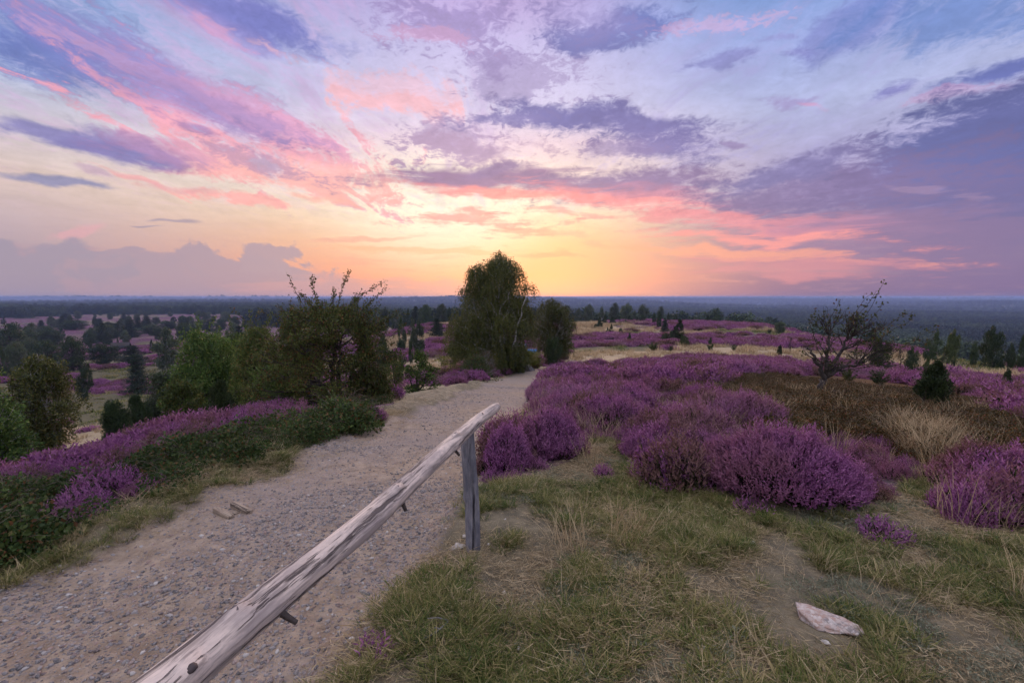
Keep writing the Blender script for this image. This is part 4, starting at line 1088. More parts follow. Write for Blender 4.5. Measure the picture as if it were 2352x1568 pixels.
KEEP = [(at(px, py)[:2], rr) for px, py, rr in ((1892, 1432, .17), (1905, 1480, .14), (1898, 1475, .06), (1728, 1250, .06), (1000, 1440, .08), (1325, 1382, .06), (1186, 1447, .06), (1325, 1514, .09), (1052, 1262, .08), (1070, 1282, .06), (1385, 1060, .25))]
def kout(x, y):
    k = np.ones(x.shape)
    for (a, b), rr in KEEP: k *= smooth(rr*.75, rr*1.25, np.hypot(x-a, y-b))
    return k
def stick(px0, py0, px1, py1, r, label, mat='dead_wood', arch=.02, forks=1, seed=1, name='stick'):
    rs = np.random.default_rng(seed); a = at(px0, py0); b = at(px1, py1)
    Q = bez(np.zeros(3), (b-a)/2+rs.normal(size=3)*.12*np.linalg.norm(b-a)*[1, 1, 0], b-a, 12)
    z = np.array([h1(a[0]+q[0], a[1]+q[1])-a[2] for q in Q]); Q[:, 2] = z+r+arch*np.sin(np.linspace(0, PI, 12))
    mb = MB(); tube(mb, Q, np.linspace(r, r*.45, 12), 6)
    for k in range(forks):
        i = 5+3*k; e = Q[i]+rs.normal(size=3)*[.06, .06, 0]*np.linalg.norm(b-a)*3+[0, 0, .02]; tube(mb, [Q[i], (Q[i]+e)/2+[0, 0, .01], e], [r*.6, r*.45, r*.3], 5)
    return single(name, mb, mat, label, 'stick', a, 0)
stick(955, 1478, 1042, 1402, .007, 'long dark crooked stick in the grass right of the rail', 'bark_grey', .02, 2, 3)
stick(1305, 1378, 1346, 1386, .007, 'short thick pale stick lying in the grass, pointing left to right', seed=5, forks=0, arch=.0)
stick(1153, 1448, 1220, 1446, .006, 'brown stick lying level in the grass right of the dark crooked stick', 'bark_dark', .0, 0, 6)
stick(1308, 1528, 1312, 1498, .005, 'left one of two short pale upright-lying twigs at the bottom', seed=7, forks=0, arch=.0)
stick(1340, 1528, 1344, 1500, .005, 'right one of two short pale upright-lying twigs at the bottom', seed=8, forks=0, arch=.0)
stick(1060, 1540, 1100, 1518, .005, 'thin grey stick in the grass at the bottom edge', seed=9, forks=1, arch=.01)
stick(1910, 868+20, 1938, 885+12, .010, 'pale forked twig on the bilberry beside the bare tree trunk', seed=10, forks=2, arch=.12)

# wooden drain set in the path
def drain():
    p = at(532, 1176); root = empty('path_drain', p, -.62); tag(root, 'small wooden drain of two boards set in the gravel path', 'drain')
    def board(x0, y0, x1, y1, z0, z1, nm):
        V = np.array([(x, y, z) for z in (z0, z1) for x, y in ((x0, y0), (x1, y0), (x1, y1), (x0, y1))], float)
        mb = MB().add(V, [(0, 3, 2, 1), (4, 5, 6, 7), (0, 1, 5, 4), (1, 2, 6, 5), (2, 3, 7, 6), (3, 0, 4, 7)])
        o = mb.build(nm, M['board_wood'], root); bv = o.modifiers.new('b', 'BEVEL'); bv.width = .005; bv.segments = 2
    board(-.16, -.085, .13, -.035, -.06, .030, 'board'); board(-.13, .045, .17, .095, -.06, .034, 'board')
    board(.04, -.035, .075, .045, -.05, .012, 'crosspiece')
drain()

# ---------------------------------------------------------------- signpost and hut
def signpost():
    p = at(1202, 822, 47); root = empty('signpost', p, .2); tag(root, 'small white signpost with a pale board behind the low yellow-green shrub', 'signpost')
    zt = topz(1202, 791, p)-p[2]
    mb = MB(); tube(mb, [(0, 0, -.2), (0, 0, zt)], [.055, .055], 10); mb.add([(0, 0, zt)], np.zeros((0, 4), int)); mb.build('pole', M['sign_white'], root, smooth_=True)
    V = np.array([(x, y, z) for z in (zt-.30, zt+.05) for x, y in ((-.75, -.085), (.28, -.085), (.28, -.058), (-.75, -.058))], float)
    b = MB().add(V, [(0, 3, 2, 1), (4, 5, 6, 7), (0, 1, 5, 4), (1, 2, 6, 5), (2, 3, 7, 6), (3, 0, 4, 7)]); bo = b.build('sign_board', M['sign_blue'], root)
    V2 = V.copy(); V2[:, 1] = np.where(V[:, 1] < -.07, -.092, -.087); V2[:, 2] = np.where(V[:, 2] > zt, zt+.01, zt-.12); V2[:, 0] = np.where(V[:, 0] > 0, .22, -.45)
    MB().add(V2, b.Q[0]).build('panel', M['sign_white'], bo)
    p = at(1222, 812, 50); r2 = empty('info_board', p, .1); tag(r2, 'low blue and white notice panel beside the signpost', 'notice board')
    zt = topz(1222, 809, p)-p[2]
    mb = MB(); tube(mb, [(-.3, 0, -.2), (-.3, 0, zt)], [.04, .04], 8); mb.build('leg', M['bark_grey'], r2); mb = MB(); tube(mb, [(.3, 0, -.2), (.3, 0, zt)], [.04, .04], 8); mb.build('leg', M['bark_grey'], r2)
    V = np.array([(x, y, z) for z in (zt-.05, zt+.35) for x, y in ((-.5, -.07), (.5, -.07), (.5, -.04), (-.5, -.04))], float); MB().add(V, b.Q[0]).build('panel', M['sign_blue'], r2)
signpost()

def hut():
    p = at(277, 794, 250); root = empty('hut', p, .5); tag(root, 'small dark wooden hut with grey pitched roof among the valley trees', 'hut')
    w, d, h = 2.6, 2.0, 1.5
    V = [(-w, -d, -1), (w, -d, -1), (w, d, -1), (-w, d, -1), (-w, -d, h), (w, -d, h), (w, d, h), (-w, d, h), (-w, 0, h+1.4), (w, 0, h+1.4)]
    mb = MB().add(V, [(0, 1, 5, 4), (1, 2, 6, 5), (2, 3, 7, 6), (3, 0, 4, 7)]); mb.Q.append(np.array([(4, 8, 7), (5, 6, 9)])); mb.build('wall', M['hut_wall'], root)
    V = []
    for s in (-1, 1):
        for t in (0, .18):
            V += [(-w-.5, s*(d+.6), h-.35+t), (w+.5, s*(d+.6), h-.35+t), (w+.5, 0, h+1.44+t), (-w-.5, 0, h+1.44+t)]
    f = [(0, 1, 2, 3), (4, 5, 6, 7), (0, 1, 5, 4), (0, 3, 7, 4), (1, 2, 6, 5), (2, 3, 7, 6)]
    MB().add(V, f+[tuple(8+q for q in k) for k in f]).build('roof', M['hut_roof'], root)
    for x0, x1, nm in ((-.5, .5, 'door'), (1.3, 2.0, 'window')):
        V = [(x, y, z) for z in ((-.6, 1.3) if nm == 'door' else (.3, 1.1)) for x, y in ((x0, -d-.05), (x1, -d-.05), (x1, -d-.004), (x0, -d-.004))]
        MB().add(V, [(0, 3, 2, 1), (4, 5, 6, 7), (0, 1, 5, 4), (1, 2, 6, 5), (2, 3, 7, 6), (3, 0, 4, 7)]).build(nm, M['bark_dark'], root)
hut()

# ---------------------------------------------------------------- the detailed trees and shrubs
hero('birch_tree', 1155, 862, [(866, 1095, 1195), (835, 1040, 1212), (790, 1025, 1232), (740, 1030, 1245), (690, 1052, 1242), (640, 1058, 1222), (605, 1080, 1195), (574, 1128, 1168)],
     'tallest birch, drooping dark crown against the sunset beside the path bend', 'tree', 'leaf_birch', 'bark_birch', 165, .10, r=33.5, mode='weep', rel=.09, depth=.8, leaves_n=1000, limb_r=.07,
     twigs=5, droop=1.5, trunk_r=.15, seed=5, wob=.06, stems=[[(0, 0), (.0, .25, .02), (.04, .6, .02), (.03, .9)], [(0, .02), (-.10, .3, -.06), (-.14, .62, -.08)], [(.01, .05), (.10, .3, -.10), (.17, .6, -.12)], [(0, .04), (-.02, .35, -.14), (-.03, .75, -.12)], [(0, .04), (.16, .25, .1), (.2, .55, .12)]])
hero('birch_tree', 1268, 836, [(828, 1246, 1296), (800, 1222, 1318), (760, 1214, 1328), (720, 1220, 1322), (695, 1234, 1306), (679, 1254, 1286)],
     'smaller rounded birch with visible white trunk, right of the tallest birch', 'tree', 'leaf_birch_pale', 'bark_birch', 100, .10, r=41, mode='weep', rel=.09, depth=.8, leaves_n=400, limb_r=.06,
     twigs=5, droop=1.1, trunk_r=.13, seed=3, wob=.05, zmin=.2, stems=[[(0, 0), (.01, .4), (.02, .85)], [(0, .2), (-.08, .5, -.05), (-.1, .75)], [(0, .25), (.1, .55, -.06), (.12, .7)]])
hero('hawthorn_tree', 775, 936, [(940, 610, 900), (890, 560, 925), (830, 575, 925), (770, 610, 925), (735, 640, 910), (710, 680, 885), (692, 700, 860)],
     'large windswept hawthorn with red berries and bare shoots above the crown, left of the path', 'tree', 'leaf_hawthorn', 'bark_dark', 150, .058, r=12.5, rel=.10, depth=.8, leaves_n=260, limb_r=.045, twigs=7,
     trunk_r=.10, seed=4, bend=.1, shoots=130, stems=[[(0, 0), (-.03, .3), (-.02, .7)], [(.02, .02), (.14, .3, .04), (.24, .6)], [(-.02, .02), (-.18, .25, .05), (-.26, .5)], [(.01, .05), (.06, .35, -.1), (.1, .7, -.1)]],
     sprays=[([(730, 740, 0), (700, 690, 0), (682, 655, 0), (674, 628, 0)], 60), ([(760, 730, .1), (738, 690, 0), (722, 655, .1), (731, 634, 0)], 150), ([(740, 720, 0), (712, 690, .1), (700, 672, 0)], 120), ([(780, 720, 0), (785, 680, .1), (800, 645, 0), (812, 620, 0)], 150),
             ([(800, 730, 0), (820, 690, 0), (850, 668, 0), (893, 645, 0)], 130), ([(820, 730, 0), (850, 695, .1), (895, 660, 0)], 110), ([(760, 720, 0), (768, 690, .1), (779, 663, 0)], 90), ([(840, 760, 0), (880, 735, .1), (915, 722, 0), (948, 718, 0)], 60),
             ([(700, 800, 0), (650, 760, .1), (620, 720, 0), (606, 706, 0)], 60), ([(680, 820, 0), (610, 770, 0), (560, 725, 0), (540, 705, 0)], 50), ([(850, 800, .1), (905, 770, 0), (935, 742, 0)], 80), ([(700, 840, .1), (640, 800, 0), (590, 775, 0)], 80)])
hero('oak_sapling', 962, 908, [(905, 930, 1000), (880, 905, 1020), (855, 918, 1015), (830, 940, 995), (800, 955, 975)],
     'young oak with bright green lobed leaves beside the path, right of the hawthorn', 'tree', 'leaf_green', 'bark_dark', 46, .075, r=17, rel=.12, leaves_n=60, limb_r=.03, twigs=6, trunk_r=.05, seed=5, lw=.7,
     stems=[[(0, 0), (-.05, .3), (.05, .8)], [(0, .03), (.15, .3), (.3, .55)], [(0, .04), (-.2, .3), (-.32, .45)]], sprays=[([(965, 850, 0), (968, 815, 0), (972, 792, 0)], 40)])
hero('rose_bush', 1096, 893, [(893, 1045, 1150), (865, 1038, 1155), (840, 1055, 1130), (812, 1080, 1110)],
     'tangled green and reddish rose bush at the left path edge below the tallest birch', 'bush', 'leaf_bramble', 'bark_dark', 50, .07, r=24, rel=.2, leaves_n=110, limb_r=.02, twigs=6, trunk_r=.03, seed=6,
     stems=[[(0, 0), (-.1, .5)], [(0, 0), (.3, .5)], [(0, 0), (-.5, .4)]])
hero('thorn_bush', 1112, 868, [(870, 1070, 1140), (840, 1072, 1150), (815, 1085, 1148), (798, 1105, 1132)],
     'thin reddish-brown twiggy bush in front of the tallest birch', 'bush', 'leaf_reddish', 'bark_grey', 30, .06, r=27, rel=.16, leaves_n=50, limb_r=.02, twigs=10, trunk_r=.03, seed=7, stems=[[(0, 0), (.1, .5)], [(0, 0), (-.3, .5)]])
hero('alder_bush', 1030, 850, [(850, 1000, 1050), (825, 990, 1062), (805, 1005, 1060), (786, 1025, 1050)],
     'bright yellow-green shrub left of the tallest birch', 'bush', 'leaf_yellow', 'bark_dark', 30, .09, r=34, rel=.17, leaves_n=70, limb_r=.03, twigs=4, trunk_r=.04, seed=8, stems=[[(0, 0), (.1, .6)], [(0, 0), (-.2, .4)]])
# juniper by the second birch: many dark upright stems
hero('juniper_tree', 1270, 846, [(840, 1262, 1282), (815, 1248, 1292), (795, 1248, 1294), (778, 1256, 1286)],
     'dark fan-shaped juniper at the end of the path under the smaller birch', 'juniper', 'leaf_juniper', 'bark_dark', 46, .10, r=36, mode='up', rel=.12, leaves_n=150, limb_r=.035, twigs=2, trunk_r=.05, seed=9, lw=.28,
     stems=[[(0, 0), (0, .5)], [(0, 0), (.2, .5)], [(0, 0), (-.2, .5)]])
hero('creeping_juniper', 1215, 838, [(840, 1178, 1252), (826, 1180, 1252), (812, 1195, 1246), (807, 1205, 1240)],
     'low yellow-green creeping shrub at the end of the path between the two birches', 'juniper', 'leaf_yellow', 'bark_dark', 60, .10, r=37, mode='leafy', rel=.3, leaves_n=130, limb_r=0, seed=10, lw=.35, depth=.6)
# bare windswept tree on the right
hero('windswept_tree', 1880, 908, [(846, 1880, 1960), (830, 1850, 2030), (812, 1838, 2070), (780, 1832, 2050), (745, 1840, 2040), (720, 1850, 2010), (704, 1868, 1980)],
     'small crooked sparse-leaved tree leaning right on the bilberry patch', 'tree', 'leaf_hawthorn', 'bark_dark', 66, .064, r=12.6, rel=.09, depth=.5, leaves_n=13, limb_r=.022, twigs=9, trunk_r=.085, seed=12, bend=-.1, lw=.55, twig_r=.0055, wob=.02,
     stems=[[(0, 0), (.01, .17), (.06, .27), (.09, .31)], [(.05, .26), (.0, .36), (-.08, .46), (-.14, .56)], [(.08, .3), (.14, .40), (.22, .55), (.3, .70)], [(.07, .30), (.22, .36), (.40, .37)], [(.07, .3), (.06, .45), (.08, .7)]],
     sprays=[([(1940, 790, 0), (1965, 745, 0), (1990, 700, 0), (2003, 668, 0), (2015, 641, 0)], 40), ([(1930, 790, 0), (1960, 730, .1), (1985, 690, 0), (1998, 665, 0)], 26), ([(1880, 780, 0), (1895, 730, 0), (1912, 700, 0), (1914, 682, 0)], 26),
             ([(1930, 770, .1), (1950, 720, 0), (1975, 680, 0), (1990, 672, 0)], 24), ([(1920, 850, 0), (2000, 838, 0), (2060, 835, 0), (2110, 800, 0), (2148, 742, 0)], 50), ([(2010, 838, .1), (2060, 800, 0), (2100, 770, 0), (2135, 750, 0)], 50),
             ([(1990, 800, 0), (2040, 760, .1), (2080, 735, 0), (2090, 716, 0)], 46), ([(1990, 790, .2), (2030, 745, 0), (2060, 720, 0), (2070, 718, 0)], 40), ([(1870, 790, 0), (1850, 740, 0), (1862, 705, 0)], 26), ([(1960, 800, 0), (1990, 740, .1), (2010, 705, 0), (2015, 690, 0)], 30)])
hero('juniper_bush', 2146, 918, [(912, 2104, 2188), (892, 2102, 2190), (870, 2114, 2178), (850, 2128, 2164), (832, 2140, 2152)],
     'dense pointed juniper bush between bilberry and pink heather on the right', 'juniper', 'leaf_juniper', 'bark_dark', 70, .055, r=12.2, mode='up', rel=.085, leaves_n=130, limb_r=.02, twigs=2, trunk_r=.03, seed=13, lw=.34, shoots=30, stems=[[(0, 0), (0, .6)], [(0, 0), (.2, .4)], [(0, 0), (-.2, .4)]])
# left side of the path
hero('birch_tree', 100, 1062, [(1010, 85, 150), (960, 55, 180), (920, 48, 196), (880, 52, 172), (850, 62, 165), (820, 75, 155), (797, 95, 130)],
     'slim birch with a loose olive crown standing alone at the far left', 'tree', 'leaf_birch', 'bark_birch', 62, .12, r=34, mode='weep', rel=.09, leaves_n=330, limb_r=.05, twigs=6, droop=1.0, trunk_r=.12, seed=14, zmin=.15, stems=[[(0, 0), (.0, .4), (.02, .9)], [(0, .3), (.08, .6)]])
hero('birch_tree', -10, 1130, [(1120, -60, 60), (1040, -90, 85), (990, -90, 78), (940, -80, 50), (905, -50, 25), (890, -20, 10)],
     'leafy green birch cut by the left edge of the picture', 'tree', 'leaf_green', 'bark_birch', 70, .09, r=20, rel=.12, leaves_n=260, limb_r=.05, twigs=5, trunk_r=.1, seed=15, shoots=40)
hero('birch_tree', 470, 985, [(985, 385, 580), (930, 380, 585), (870, 392, 575), (820, 415, 565), (785, 428, 545), (760, 445, 520)],
     'bright green bushy birch in the thicket left of the hawthorn', 'tree', 'leaf_green', 'bark_dark', 140, .10, r=26, rel=.12, leaves_n=260, limb_r=.05, twigs=4, trunk_r=.1, seed=16, droop=.6, shoots=60)
hero('birch_tree', 382, 985, [(985, 345, 430), (920, 340, 430), (870, 350, 430), (835, 370, 420)],
     'dull grey-green birch at the left end of the thicket', 'tree', 'leaf_grey', 'bark_birch', 55, .10, r=29, mode='weep', rel=.11, leaves_n=300, limb_r=.05, twigs=4, droop=.9, trunk_r=.1, seed=17)
hero('maple_bush', 592, 985, [(985, 520, 690), (920, 520, 690), (860, 530, 680), (800, 545, 665), (755, 570, 630)],
     'brownish olive bush between the green birch and the hawthorn', 'bush', 'leaf_olive', 'bark_dark', 120, .07, r=19, rel=.12, leaves_n=230, limb_r=.04, twigs=5, trunk_r=.06, seed=18, shoots=60)
hero('juniper_tree', 262, 1035, [(1032, 236, 300), (990, 232, 310), (950, 238, 300), (922, 246, 285)],
     'dark juniper with blunt top, left one of the pair on the heather slope', 'juniper', 'leaf_dark', 'bark_dark', 80, .07, r=21, mode='up', rel=.1, leaves_n=190, limb_r=.03, twigs=1, trunk_r=.05, seed=19, lw=.32)
hero('juniper_tree', 322, 1015, [(1010, 290, 360), (970, 288, 362), (940, 296, 350), (908, 308, 325)],
     'dark juniper with a pointed tip, right one of the pair on the heather slope', 'juniper', 'leaf_dark', 'bark_dark', 80, .07, r=23, mode='up', rel=.1, leaves_n=190, limb_r=.03, twigs=1, trunk_r=.05, seed=20, lw=.32)
hero('juniper_bush', 510, 980, [(978, 462, 560), (940, 470, 556), (905, 485, 535), (876, 500, 522)],
     'dark green spreading juniper in front of the green birch', 'juniper', 'leaf_juniper', 'bark_dark', 80, .07, r=17, mode='up', rel=.13, leaves_n=170, limb_r=.03, twigs=1, trunk_r=.04, seed=21, lw=.32)
hero('oak_sapling', 905, 898, [(898, 880, 925), (870, 872, 935), (840, 880, 930), (815, 895, 920)],
     'low scrubby green bush filling the gap between hawthorn and young oak', 'bush', 'leaf_olive', 'bark_dark', 30, .06, r=21, rel=.17, leaves_n=110, limb_r=.03, twigs=4, trunk_r=.03, seed=22)

hero('hazel_bush', 425, 1005, [(1005, 370, 480), (960, 365, 485), (910, 375, 470), (870, 395, 450)],
     'mid-green bush at the left foot of the green birch', 'bush', 'leaf_olive', 'bark_dark', 60, .09, r=23, rel=.14, leaves_n=220, limb_r=.04, twigs=4, trunk_r=.05, seed=31, shoots=30)
hero('hazel_bush', 640, 975, [(975, 590, 700), (930, 585, 705), (880, 590, 700), (825, 610, 670)],
     'dark green bush tucked against the left side of the hawthorn', 'bush', 'leaf_green', 'bark_dark', 70, .07, r=14.5, rel=.15, leaves_n=200, limb_r=.03, twigs=4, trunk_r=.04, seed=32, shoots=40)
hero('hazel_bush', 700, 930, [(930, 650, 760), (880, 640, 765), (830, 650, 750), (780, 670, 720)],
     'dusky olive bush showing through the left half of the hawthorn', 'bush', 'leaf_olive', 'bark_dark', 70, .08, r=19, rel=.15, leaves_n=210, limb_r=.03, twigs=4, trunk_r=.04, seed=35, shoots=40)
hero('hazel_bush', 545, 900, [(900, 510, 600), (850, 505, 605), (800, 515, 595), (765, 530, 575)],
     'green bush rising behind the brownish olive bush', 'bush', 'leaf_green', 'bark_dark', 60, .10, r=32, rel=.15, leaves_n=200, limb_r=.04, twigs=4, trunk_r=.05, seed=33, shoots=30)
hero('blackthorn_bush', 850, 945, [(945, 790, 905), (915, 780, 915), (880, 800, 900), (850, 830, 880)],
     'low spreading thorny bush at the right foot of the hawthorn', 'bush', 'leaf_hawthorn', 'bark_dark', 50, .05, r=11.6, rel=.2, leaves_n=150, limb_r=.02, twigs=8, trunk_r=.03, seed=34, shoots=40)

